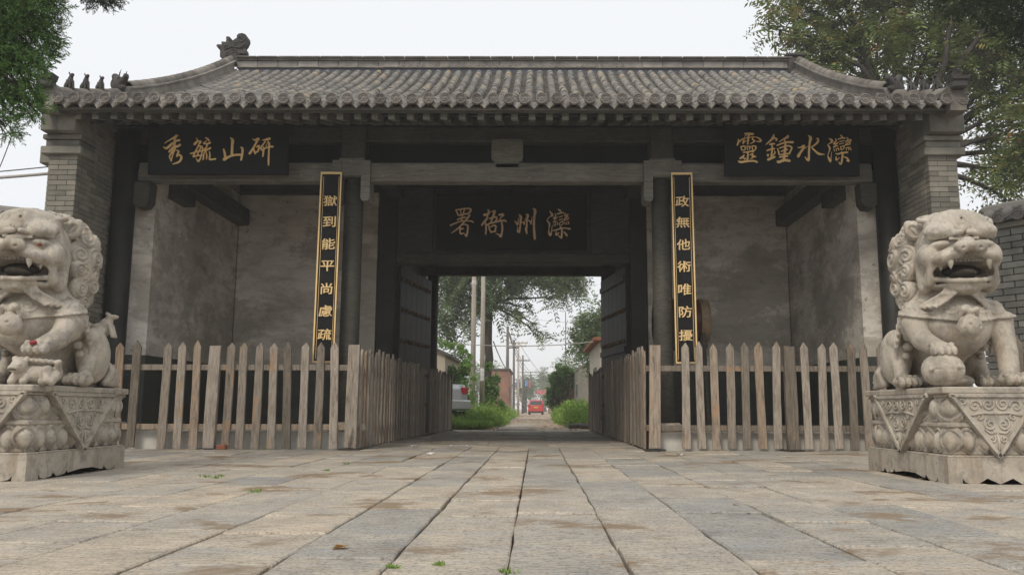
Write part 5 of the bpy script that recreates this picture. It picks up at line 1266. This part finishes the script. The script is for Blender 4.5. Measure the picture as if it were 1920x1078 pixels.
cypress('small cypress sprig hanging alone into the sky at the top edge', (-6.9, 7.2, 0), (-4.9, 7.2, 5.4), b_, 190, 'darkcypress', .09)

# ------------------------------------------------------------------ the alley behind the gate
def ax(px, Y): return bpt(px, 760, Y)[0]
def az(py, Y): return bpt(1000, py, Y)[1]
random.seed(9)
bl = [pxblob(px, py, r_, 38) for px, py, r_ in ((830, 540, 44), (880, 535, 40), (930, 520, 46), (985, 530, 44), (1040, 528, 34), (1085, 522, 22), (1050, 560, 18), (985, 580, 22), (1005, 608, 18), (1010, 632, 12), (945, 585, 18), (865, 590, 34), (825, 610, 30), (850, 645, 26), (900, 470, 60), (1000, 470, 60), (820, 470, 60), (925, 605, 12), (1060, 490, 50), (905, 560, 24))]
broad_tree('alley_tree', 'broad spreading tree over the alley behind the two pale poles', (ax(912, 38), 38, 0), (ax(914, 38), 38, az(560, 38)), bl, 3000, .8, 7, 'farleaf', .22, group='alley trees')
bl = [pxblob(px, py, r_, 33) for px, py, r_ in ((1110, 600, 18), (1125, 575, 14), (1095, 630, 20), (1125, 640, 24), (1085, 655, 14), (1110, 670, 20), (1150, 620, 30))]
broad_tree('alley_tree', 'leafy tree beside the red-edged eave in the alley', (ax(1128, 33), 33, 0), (ax(1122, 33), 33, az(690, 33)), bl, 700, .7, 6, 'farleaf', .11, group='alley trees')
for i, (px, py, r_, Y, lab) in enumerate(((1078, 704, 13, 60, 'vine-covered bush above the low red brick wall'), (800, 690, 60, 70, 'dense hazy tree behind the beige house'), (893, 715, 30, 90, 'hazy bushy tree showing between the two pale poles'), (922, 705, 26, 110, 'hazy bushy tree just past the noticed pole'), (1048, 735, 22, 120, 'hazy bush beyond the small orange brick house'), (1020, 712, 16, 150, 'hazy round tree where the alley ends'), (1060, 700, 26, 170, 'pale distant tree on the drum side of the alley end'), (985, 722, 10, 120, 'small dark bush behind the hanging laundry'))):
    bb = [pxblob(px+dx*r_, py+dy*r_, r_*k_, Y) for dx, dy, k_ in ((0, 0, .8), (-.6, .3, .55), (.6, .2, .55), (.1, -.5, .5), (0, .7, .6))]
    x = ax(px, Y); broad_tree('alley_tree', lab, (x, Y, 0), (x, Y, max(.5, az(py+r_*.6, Y))), bb, 260, .014*Y, 5, 'farleaf', .0022*Y, group='alley trees', twigs=1)
# grass and weeds on the verges
def verge(label, regs, n, hmax):
    P = []; 
    for (x0, x1, y0, y1, wt) in regs:
        m = int(n*wt); P.append(np.stack([RNG.uniform(x0, x1, m), RNG.uniform(y0, y1, m), np.zeros(m)], 1))
    P = np.concatenate(P); m = len(P)
    hh = hmax*(.45+.55*np.sin(P[:, 0]*2.1+1)*np.sin(P[:, 1]*.9))*RNG.uniform(.4, 1.1, m); hh = np.clip(np.abs(hh), .08, hmax*1.1)
    V = []
    for k_ in range(7):
        t = (k_+.3)/7; Q = P+np.stack([RNG.normal(0, .03, m), RNG.normal(0, .03, m), hh*t], 1)
        D = RNG.normal(0, 1, (m, 3)); D[:, 2] = np.abs(D[:, 2])*.5+.5; v, q = blades(Q, D, .16, .035); V.append(v)
    V = np.concatenate(V); o = link('weeds', raw_mesh('weeds', V, np.arange(len(V)).reshape(-1, 4), 'weed')); o['label'] = label; o['kind'] = 'stuff'; return o
verge('bright green weeds along the alley in front of the silver car', [(-3.6, -.85, 22.2, 25, .42), (-3.6, -.6, 25, 33, .35), (-3.4, -.8, 33, 60, .23)], 11000, .72)
verge('bright green weeds along the alley beside the split logs', [(1.35, 3.6, 24, 28, .35), (1.2, 3.4, 28, 36, .35), (1.5, 3.4, 36, 60, .3)], 8500, .85)
# broken slabs in the dirt lane, stones
rp = bpy.data.objects.new('alley_path', None); COL.objects.link(rp); rp['kind'] = 'structure'
for i in range(16):
    y0 = 21.35+i*.62; w_ = random.uniform(.35, .6); xx = -.15+random.uniform(-.15, .15)+(y0-21)*.02
    b = slab_mesh(xx-w_, xx+w_, y0, y0+random.uniform(.4, .55)); o = b.build('slab', 'paving', rp); o.location.z = .012; 
b = MB()
for i in range(260):
    y = 21.5+random.random()**1.6*45; x = random.uniform(-.9, 1.5); s_ = random.uniform(.012, .045); lathe(b, [(s_*.4, -s_*.3), (s_, 0), (s_*.5, s_*.5)], 5, (x, y, .0))
o = b.build('rubble', 'soil'); o['kind'] = 'stuff'; o['label'] = 'small stones scattered on the dirt lane'
for i, (y, x0, x1, r_, a) in enumerate(((23.2, 1.35, 2.35, .07, .05), (22.7, 1.65, 2.5, .06, -.06))):
    b = MB(); tube(b, [(x0, y, r_), (x0+(x1-x0)*.5, y+.1, r_*1.1), (x1, y+a*4, r_)], [r_, r_*1.08, r_*.9], 9); o = b.build('log', 'polewood', None, True)
    tag(o, ('longer pale log lying at the edge of the weeds', 'shorter pale log lying in front of the other by the fence end')[i], 'log', 'split logs')
# poles
def pole(label, px, Y, ytop, r_, mat, arms=(), lean=0, group='utility poles along the alley'):
    x = ax(px, Y); zt = az(ytop, Y) if ytop is not None else 9.0
    t = thing('utility_pole', label, 'pole', (x, Y, 0), 0, group); b = MB(); tube(b, [(0, 0, -.05), (lean*.5, 0, zt*.5), (lean, 0, zt)], [r_*1.15, r_, r_*.8], 12); b.build('pole_shaft', mat, t, True)
    for (pz, hw) in arms:
        z = az(pz, Y); b = MB(); box(b, lean-hw, lean+hw, -.06, .06, z-.06, z+.06); b.build('crossarm', mat, t)
        for q in (-.9, -.4, .4, .9): b = MB(); lathe(b, [(.05, 0), (.07, .1), (.03, .2)], 8, (lean+hw*q, 0, z+.06)); b.build('insulator', 'white', t, True)
    return t, x, zt
p1, x1_, _ = pole('thick pale concrete pole with red and white bands near the top', 886, 30, None, .085, 'concrete')
for q in range(6):
    b = MB(); z = az(517, 30)-.1+q*-.26+.3; tube(b, [(0, 0, z), (0, 0, z+.13)], .082, 14); b.build('painted_band', 'redpaint' if q % 2 else 'white', p1)
p2, x2_, _ = pole('pale concrete pole with paper notices pasted at head height', 903.5, 32, None, .085, 'concrete')
for q in range(3):
    b = MB(); vs = []; z0 = az(714-q*8, 32)
    for j in range(6):
        a = -PI/2-.9+j*.36; vs += [(.0925*math.cos(a), .0925*math.sin(a), z0), (.0925*math.cos(a), .0925*math.sin(a), z0+.15)]
    b.add(vs, [(2*j, 2*j+2, 2*j+3, 2*j+1) for j in range(5)]); b.build('notice', 'white', p2)
pole('dark slim pole, nearest of the poles with bare tops', 951, 62, 612, .12, 'polewood')
pole('brown wooden pole with one short crossarm beside the dark slim pole', 963, 76, 637, .11, 'polewood', ((652, .45),))
pole('pale pole with wide double crossarm in the middle of the alley row', 971.5, 84, 640, .11, 'concrete', ((643, .95), (649, .8)))
pole('dark pole with low crossarm in front of the hanging laundry', 980, 98, 666, .12, 'polewood', ((676, .8),))
pole('farthest pole with double crossarm where the alley fades', 995, 150, 697, .14, 'polewood', ((698, 2.), (703, 1.6)))
mx_ = thing('mast', 'thin metal mast above the vine-covered bush', 'mast', (ax(1061, 45), 45, 0)); b = MB(); tube(b, [(0, 0, 0), (0, 0, az(585, 45))], .022, 8); b.build('tube', 'polewood', mx_, True)
b = MB(); tube(b, [(0, 0, az(612, 45)), (.12, 0, az(600, 45))], .015, 6); b.build('bracket', 'polewood', mx_)
# wires
def wire(label, A, B, sag, r_=.012, mat='wire', k=14, group='overhead wires in the alley'):
    A, B = Vector(A), Vector(B); b = MB(); tube(b, [A.lerp(B, i/(k-1))-Vector((0, 0, 4*sag*(i/(k-1))*(1-i/(k-1)))) for i in range(k)], r_, 5); o = b.build('wire', mat, None, True); tag(o, label, 'wire', group)
def W(px, py, Y): x, z = bpt(px, py, Y); return (x, Y, z)
wire('pale cable crossing the alley below the tree from house to house', W(815, 640, 25), W(1135, 638, 26), .16, .014, 'palewire')
wire('thin cable running from the white-banded pole up to the eave on the right', W(905, 555, 32), W(1062, 640, 60), .3, .010)
wire('thin cable crossing high behind the mast', W(1000, 598, 50), W(1132, 604, 40), .1, .010, 'palewire')
for i in range(3):
    wire(('upper', 'middle', 'lower')[i]+' wire of the three strung down the row of alley poles', W(951+i*2, 614+i*8, 62), W(1000-i*4, 697+i*3, 150), 1.0, .025)
wire('wire sloping from the double crossarm down towards the laundry', W(972, 641, 84), W(1040, 722, 120), .6, .022)
wire('dark cable hanging between the tree trunk and the brown pole', W(925, 640, 45), W(963, 700, 76), .5, .03)
wire('thick pale cable running to the gatehouse wall beneath the cypress', (-9.2, 9.6, 3.05), (-5.84, 10.7, 3.62), .03, .022, 'palewire', group='cables at the gatehouse wall')
wire('thin dark cable just above the thick pale one', (-9.2, 9.6, 3.13), (-5.84, 10.7, 3.72), .05, .008, group='cables at the gatehouse wall')
wire('thin cable dropping steeply beneath the cypress tip', W(22, 255, 7), W(-8, 330, 7), .02, .004, group='cables at the gatehouse wall')

# houses and walls of the alley
def m_brickwall():
    m, t, b = NT('far_brickwork'); br = t.nodes.new('ShaderNodeTexBrick'); g = pos(t, (1, 1, 1), (R(90), 0, 0)); L(t, g, br.inputs[0])
    br.inputs['Scale'].default_value = 4; br.inputs['Color1'].default_value = (.25, .10, .065, 1); br.inputs['Color2'].default_value = (.33, .15, .09, 1); br.inputs['Mortar'].default_value = (.3, .27, .23, 1)
    c = mix(t, .6, br.outputs[0], ramp(t, noise(t, pos(t), 1.2, 6), [(.3, .5), (.7, 1.1)]), 'MULTIPLY'); L(t, c, b.inputs['Base Color']); b.inputs['Roughness'].default_value = .9; return m
MT['brickfar'] = m_brickwall()
def house(label, x0, x1, y0, y1, h_, wall, roofmat, ridge_h=.7, over=.25, door=None, win=None, axis='x', flat=False):
    t = thing('house', label, 'house', ((x0+x1)/2, (y0+y1)/2, 0)); hw, hd = (x1-x0)/2, (y1-y0)/2
    b = MB()
    if flat: box(b, -hw, hw, -hd, hd, 0, h_)
    else: prism(b, [(-hw, 0), (hw, 0), (hw, h_), (0, h_+ridge_h*.97), (-hw, h_)], -hd, hd)
    o = b.build('wall', wall, t); fixn(o.data)
    b = MB()
    if flat: bevbox(b, -hw-over, hw+over, -hd-over, hd+over, h_+.002, h_+.12, .02)
    else: prism(b, [(-hw-over, h_-ridge_h*over/hw), (0, h_+ridge_h), (hw+over, h_-ridge_h*over/hw), (hw+over, h_-ridge_h*over/hw+.1), (0, h_+ridge_h+.1), (-hw-over, h_-ridge_h*over/hw+.1)], -hd-over, hd+over)
    o = b.build('roof', roofmat, t); fixn(o.data)
    for nm, lst, mt in (('door', door or (), 'drumred'), ('window', win or (), 'metal')):
        for (a, c, z0, z1, side) in lst:
            b = MB()
            if side == 'front': bevbox(b, a, c, -hd-.03, -hd+.02, z0, z1, .01); 
            else: bevbox(b, (hw-.02) if side == 'right' else -hw-.03, (hw+.03) if side == 'right' else -hw+.02, a, c, z0, z1, .01)
            w__ = b.build(nm, mt, t); b = MB()
            if side == 'front': box(b, a-.05, c+.05, -hd-.02, -hd+.02, z1+.003, z1+.08)
            else: box(b, (hw-.02) if side == 'right' else -hw-.025, (hw+.02) if side == 'right' else -hw+.02, a-.05, c+.05, z1+.003, z1+.08)
            b.build('lintel', 'concrete', w__)
    return t
xr = ax(833, 30); house('beige rendered house with gabled end behind the silver car', xr-4.2, xr, 30, 36, az(665, 30), 'housewall', 'pan', .9, .15, [(-.2+1.2, .3+1.3, .0, 1.9, 'front')], [(.6, 1.0, 1.0, 1.8, 'front'), (-1.5, -.7, 1.0, 1.9, 'right')])
xr = ax(952, 58); house('dark red brick house on the vine side of the alley', xr-1.6, xr, 60, 68, az(694, 60), 'brickfar', 'pan', .6, .12, None, [(-2, -1, 1.1, 2.2, 'right')], flat=True)
xl = ax(1128, 25.5); house('white-edged building with a red eave by the right door leaf', xl, xl+4.5, 26, 31, az(640, 26), 'concrete', 'redbrick', .1, .22, None, [(-1, .2, 1.0, 1.9, 'left')], flat=True)
xl = ax(1086, 38); house('grey rendered shed with low gable behind the tall weeds', xl, xl+1.9, 38, 43, az(690, 38), 'greywall', 'greywall', .45, .04, None, [(-1, -.2, 1.1, 1.7, 'left')])
xl = ax(1030, 95); house('small orange brick house past the low wall', xl, xl+4, 95, 104, az(738, 95), 'brickfar', 'redbrick', .5, .2, [(-1, 0, 0, 1.9, 'left')])
bw = thing('brick_wall', 'low red brick wall with dark coping beside the grey shed', 'wall', (ax(1047, 44), 44, 0)); b = MB(); W_ = ax(1088, 44)-ax(1047, 44)
nb = 0
b = MB(); box(b, 0, W_, .05, .3, 0, az(718, 44)); b.build('core', 'brickfar', bw); b = MB(); bevbox(b, -.05, W_+.05, -.05, .35, az(718, 44)+.003, az(714, 44), .01); b.build('coping', 'greywall', bw)
# laundry and banner
for i, (px, w_, c_, lab) in enumerate(((968, 5, (.15, .25, .5), 'blue cloth on the alley line'), (976, 4, (.7, .7, .72), 'white cloth on the alley line'), (984, 6, (.2, .33, .6), 'pale blue cloth on the alley line next to the dark pole'), (991, 4, (.65, .25, .28), 'pink cloth at the end of the alley line'))):
    m = simple('cloth', c_, .8, .1, 3, 0); b = MB(); Y = 100; vs = []; x0 = ax(px, Y); x1 = ax(px+w_, Y); zt, zb = az(710+i, Y), az(724+i % 2*3, Y)
    for j in range(9):
        u = j/8; vs += [(x0+(x1-x0)*u, Y+.05*math.sin(u*12), zt), (x0+(x1-x0)*u*1.02, Y+.08*math.sin(u*12+.4), zb)]
    vs += [(x, y+.01, z) for x, y, z in vs]; n = 18
    f = [(2*j, 2*j+2, 2*j+3, 2*j+1) for j in range(8)]+[(n+2*j, n+2*j+1, n+2*j+3, n+2*j+2) for j in range(8)]
    b.add(vs, f); o = b.build('laundry', m, None, True); tag(o, lab, 'laundry', 'washing hung over the alley')
wire('washing line strung across the far alley', W(955, 708, 100), W(1000, 712, 100), .1, .015)
bn = thing('banner', 'faded red banner across the end of the alley', 'banner', (ax(1005, 140), 140, 0)); b = MB(); box(b, 0, ax(1024, 140)-ax(1005, 140), -.02, .02, az(739, 140), az(731, 140)); b.build('banner_cloth', simple('banner_red', (.6, .12, .14), .7, .1, 2, 0), bn)
for xx in (0, ax(1024, 140)-ax(1005, 140)): b = MB(); tube(b, [(xx, .04, 0), (xx, .04, az(730, 140))], .05, 6); b.build('banner_post', 'polewood', bn)

# vines
def big_leaf(s_):
    pts = [(0, 0), (.28, .12), (.5, .02), (.42, .35), (.55, .62), (.25, .62), (0, 1), (-.25, .62), (-.55, .62), (-.42, .35), (-.5, .02), (-.28, .12)]
    b = MB(); b.add([(x*s_, (abs(x)*.18+.05*y)*s_, y*s_) for x, y in pts]+[(0, -.02*s_, .45*s_)], [(i, (i+1) % 12, 12) for i in range(12)]); return b
vt = thing('vine', 'broad-leaved green vine trailing along the pale cable and down the banded pole', 'vine', (0, 25, 0))
lm = big_leaf(.17).mesh('vine_leaf', 'vine')
pth = [W(800, 628, 25), W(825, 640, 25), W(850, 648, 25), W(868, 655, 25), W(880, 670, 25), W(884, 700, 25), W(886, 730, 25), W(884, 752, 25)]
b = MB(); tube(b, [(p[0], p[1]-25, p[2]) for p in pth], .008, 5); b.build('stem', 'vine', vt)
for i in range(46):
    u = random.random()*(len(pth)-1.001); k_ = int(u); a, c = Vector(pth[k_]), Vector(pth[k_+1]); p = a.lerp(c, u-k_)+Vector((random.uniform(-.08, .08), random.uniform(-.1, .1), random.uniform(-.05, .12)))
    o = link('leaf', lm, vt); o.location = (p.x, p.y-25, p.z); o.rotation_euler = (random.uniform(-.9, .4), random.uniform(2.2, 4.0), random.uniform(-.8, .8)); o.scale = (random.uniform(.6, 1.25),)*3
def vine_mass(label, blobs, n, sz, name='climbing_vine'):
    blobs = [((c[0]+random.uniform(-.5, .5)*r_[0], c[1], c[2]+random.uniform(-.5, .8)*r_[2]), (r_[0]*k_, r_[1]*k_, r_[2]*k_)) for c, r_ in blobs for k_ in (.45, .6, .35, .8)]; sz *= .75; n = int(n*1.5)
    t = thing(name, label, 'vine', blobs[0][0][:2]+(0,)); B = np.array([blobs[0][0][0], blobs[0][0][1], 0])
    T, d = in_blobs([((c[0]-B[0], c[1]-B[1], c[2]), r_) for c, r_ in blobs], n, shell=.1); V, Q = blades(T, d+RNG.normal(0, .7, d.shape)-np.array([0, 0, .5]), sz, sz*.9)
    link('foliage', raw_mesh('foliage', V, Q, 'vine'), t); b = MB()
    for c, r_ in blobs: limb(b, (0, 0, 0), (c[0]-B[0], c[1]-B[1], c[2]), .03, .01)
    b.build('stem', 'bark', t); return t
vine_mass('large leafy vine mass between the beige house and the banded pole', [pxblob(px, py, r_, 31) for px, py, r_ in ((850, 705, 18), (835, 715, 16), (868, 700, 16), (862, 728, 16), (845, 740, 14), (875, 745, 10))], 1700, .17)
vine_mass('vine covering the brick wall just behind the noticed pole', [pxblob(px, py, r_, 36) for px, py, r_ in ((918, 720, 13), (928, 735, 14), (922, 755, 14), (932, 710, 9), (912, 745, 10), (938, 760, 10), (915, 690, 8))], 1500, .16)
vine_mass('bushy creeper over the low brick wall', [pxblob(px, py, r_, 43) for px, py, r_ in ((1040, 715, 14), (1055, 704, 14), (1072, 710, 13), (1035, 735, 13), (1066, 696, 10), (1048, 694, 9), (1050, 730, 14), (1085, 720, 12), (1030, 750, 10))], 2000, .2)

# ------------------------------------------------------------------ cars
MT['silver'] = simple('silver_paint', (.42, .43, .44), .3, .03, 2, 0, metal=.6, spec=.5)
MT['redcar'] = simple('red_car_paint', (.50, .03, .03), .3, .03, 2, 0, spec=.5)
MT['glass'] = simple('car_glass', (.03, .035, .04), .08, 0, 2, 0, spec=.7)
MT['tail'] = simple('tail_lamp', (.45, .02, .02), .25, 0, 2, 0)
MT['rubber'] = simple('rubber', (.02, .02, .02), .8, .1, 8, 0)
MT['plate'] = simple('plate_yellow', (.6, .45, .05), .5, .05, 8, 0)
def car(name, label, cat, loc, W_, prof_, belt, paint, lamps, plate, win, bump_z, whl):
    """prof_: (y,z) outline of the side from the rear bumper up over the roof to the nose; narrower above the belt line"""
    t = thing(name, label, cat, loc); b = MB(); n = len(prof_); hw = W_/2
    secs = []
    for u in (-1, -.93, -.5, 0, .5, .93, 1):
        row = []
        for (y, z) in prof_:
            sx = hw*(1-.16*max(0, (z-belt))/(.45)) ; e = 1 if abs(u) < .99 else .0
            yy = y+(.10*(abs(u)**4))*(1 if y < 1 else -1); zz = z-(.03*abs(u)**6 if z > belt else 0)
            row.append((u*sx, yy, zz))
        secs.append(row)
    vs = [p for r_ in secs for p in r_]; f = [(i*n+j, i*n+(j+1) % n, (i+1)*n+(j+1) % n, (i+1)*n+j) for i in range(6) for j in range(n)]
    f += [tuple(range(n)), tuple(6*n+j for j in range(n))]; b.add(vs, f); o = b.build('body', paint, t); fixn(o.data)
    md = o.modifiers.new('b', 'BEVEL'); md.width = .03; md.segments = 2; md.limit_method = 'ANGLE'; md.angle_limit = R(25)
    for (x0, x1, z0, z1, y0, y1) in win:
        b = MB(); b.add([(x0, y0, z0), (x1, y0, z0), (x1*.9, y1, z1), (x0*.9, y1, z1)], [(0, 1, 2, 3)]); b.add([(x0, y0+.02, z0), (x1, y0+.02, z0), (x1*.9, y1+.02, z1), (x0*.9, y1+.02, z1)], [(3, 2, 1, 0)]); b.build('rear_window', 'glass', t)
    for s in (-1, 1):
        (xa, xb, za, zb, yy) = lamps; b = MB(); bevbox(b, *sorted((s*xa, s*xb)), yy, yy+.14, za, zb, .015); b.build('tail_lamp', 'tail', t)
        for y in whl[1:]:
            b = MB(); lathe(b, [(.02, -.10), (whl[0]*.55, -.105), (whl[0]*.9, -.10), (whl[0], -.07), (whl[0], .07), (whl[0]*.9, .10), (.02, .10)], 20, (s*(hw-.13), y, whl[0]), 'x'); wh = b.build('wheel', 'rubber', t, True); fixn(wh.data)
            b = MB(); lathe(b, [(.02, 0), (whl[0]*.58, 0), (whl[0]*.58, .01)], 16, (s*(hw-.02), y, whl[0]), 'x'); b.build('rim', 'silver', wh)
    b = MB(); bevbox(b, -hw*.98, hw*.98, -.07, .12, bump_z[0], bump_z[1], .03); b.build('rear_bumper', paint, t)
    b = MB()
    if plate[2] < -.04: box(b, -.2, .2, -.085 if plate[2] == 0 else plate[2], -.07 if plate[2] == 0 else plate[2]+.015, plate[0], plate[1]); 
    if plate[2] < -.04: b.build('number_plate', 'plate', t)
    b = MB(); box(b, -hw*.7, hw*.7, .0, 3.2, .16, .3); b.build('underbody', 'rubber', t)
    return t
xc = ax(876, 24)-.45
sc_ = car('silver_car', 'silver saloon parked with only its boot showing past the fence end', 'car', (xc, 24, .16), 1.70,
    [(.0, .32), (-.02, .62), (.03, .95), (.12, 1.08), (.62, 1.10), (1.15, 1.48), (2.5, 1.50), (3.2, 1.12), (4.1, .95), (4.3, .7), (4.3, .32)], 1.08, 'silver', (.50, .79, .80, .99, .02), (.62, .74, -.035), [(-.62, .62, 1.14, 1.42, .66, 1.10)], (.34, .62), (.30, .75, 3.4)); sc_.rotation_euler = (0, 0, R(56))
car('red_car', 'small red hatchback seen from behind far down the alley', 'car', (ax(1005, 80), 80, 0), 1.52,
    [(.0, .28), (-.03, .6), (.02, .85), (.22, 1.34), (.5, 1.40), (2.2, 1.40), (2.9, .98), (3.5, .85), (3.6, .6), (3.6, .28)], .88, 'redcar', (.56, .75, .72, .98, -.03), (.62, .74, -.055), [(-.58, .58, .92, 1.27, .04, .17)], (.30, .52), (.28, .6, 2.9))

# ------------------------------------------------------------------ small things
def scrap(label, p, s_, mat='white', cat='paper scrap', name='paper_scrap', group='paper scraps littering the paving'):
    b = MB(); vs = []
    for i in range(4):
        for j in range(4): vs.append(((i/3-.5)*s_+random.uniform(-.1, .1)*s_, (j/3-.5)*s_+random.uniform(-.1, .1)*s_, random.uniform(.0, .35)*s_+.004))
    b.add(vs, [(i*4+j, (i+1)*4+j, (i+1)*4+j+1, i*4+j+1) for i in range(3) for j in range(3)]); o = b.build(name, mat); o.location = p; tag(o, label, cat, group); return o
def G_(px, py, z=0):
    d = fw+r2*((px-1000)/F)-u2*((py-539)/F); k_ = (z-CAM.z)/d.z; p = CAM+d*k_; return (p.x, p.y, z)
for (px, py, s_, lab) in ((776, 839, .09, 'white paper scrap by the fence foot, largest of the litter'), (808, 852, .08, 'flat white scrap nearest the middle of the forecourt joint'), (1273, 854, .07, 'white scrap in front of the fence below the drum'),
        (790, 833, .04, 'tiny scrap beside the largest one'), (832, 829, .04, 'tiny scrap in the passage mouth, nearer the left fence'), (846, 836, .035, 'tiny scrap just inside the passage'), (865, 828, .04, 'small scrap farther into the passage'), (893, 829, .05, 'white scrap nearest the middle of the passage'), (875, 836, .03, 'speck of paper in the passage mouth')):
    scrap(lab, G_(px, py), s_)
o = scrap('curled brown leaf lying on the near paving', G_(638, 1029), .05, 'seed', 'leaf', 'fallen_leaf', None)
o = scrap('small orange leaf on the paving in front of the lion with the ball', G_(1380, 948), .03, 'seed', 'leaf', 'fallen_leaf', None)
b = MB(); bevbox(b, -.06, .06, -.05, .05, 0, .07, .012); o = b.build('brick_lump', 'redbrick'); o.location = (X11(425), 10.86, 0); tag(o, 'broken piece of red brick at the foot of the pickets', 'brick')
bt = thing('plastic_bottle', 'crushed blue and white bottle lying on the eave tiles', 'bottle', (*[bpt(989, 183, 10.12)[0]], 10.12, zr(10.12)+.05)); b = MB(); lathe(b, [(.01, -.07), (.035, -.065), (.04, -.02), (.036, .02), (.015, .06), (.014, .08)], 12, axis='z'); o = b.build('bottle_body', 'white', bt, True); o.rotation_euler = (R(50), R(25), 0)
b = MB(); lathe(b, [(.0405, -.025), (.041, .0), (.038, .015)], 12, axis='z'); o2 = b.build('label_band', simple('bottle_blue', (.03, .12, .5), .4, 0, 3, 0), bt, True); o2.rotation_euler = o.rotation_euler
for i, (px, py, s_) in enumerate(((265, 832, 1.3), (405, 897, .7), (415, 893, .6), (610, 883, .8), (650, 870, .8), (475, 923, .9), (735, 1066, .6), (500, 843, 1.), (825, 1060, .5), (950, 1075, .6), (385, 895, .9))):
    P = np.array([G_(px, py)])+RNG.normal(0, .016*s_, (26, 3))*np.array([1.6, .6, 0]); D = RNG.normal(0, .6, P.shape); D[:, 2] = 1
    V, Q = blades(P, D, .035*s_, .007); o = link('grass_tuft', raw_mesh('grass_tuft', V, Q, 'weed')); o['label'] = ('grass tuft by the fence foot near the lion with the cub', 'wide grass tuft in a paving joint, one of a close pair', 'lower tuft right beside the wide one in the same joint', 'grass tuft in a joint halfway to the long picket fence', 'grass tuft in the joint nearest the long picket fence corner', 'small tuft on the muddy joint midway across the slabs', 'grass tuft at the bottom edge near the curled brown leaf', 'tuft at the fence foot beside the broken red brick', 'tiny blades on the very near joint beside the bottom tuft', 'tiny tuft at the bottom edge on the middle joint', 'tuft in the joint just before the close pair')[i]; o['category'] = 'grass'; o['group'] = 'grass tufts in the paving joints'

# ------------------------------------------------------------------ haze
HAZE = .0021
b = MB(); box(b, -90, 90, -14, 320, -1.1, 15); mh = bpy.data.materials.new('haze_air'); mh.use_nodes = True; t = mh.node_tree
t.nodes.remove(t.nodes['Principled BSDF']); pv = t.nodes.new('ShaderNodeVolumePrincipled'); pv.inputs['Density'].default_value = HAZE; pv.inputs['Color'].default_value = (.97, .98, 1, 1); pv.inputs['Anisotropy'].default_value = .2
L(t, pv.outputs[0], t.nodes['Material Output'].inputs['Volume']); o = b.build('haze', mh); o['kind'] = 'stuff'; o['label'] = 'pale haze filling the air down the alley'
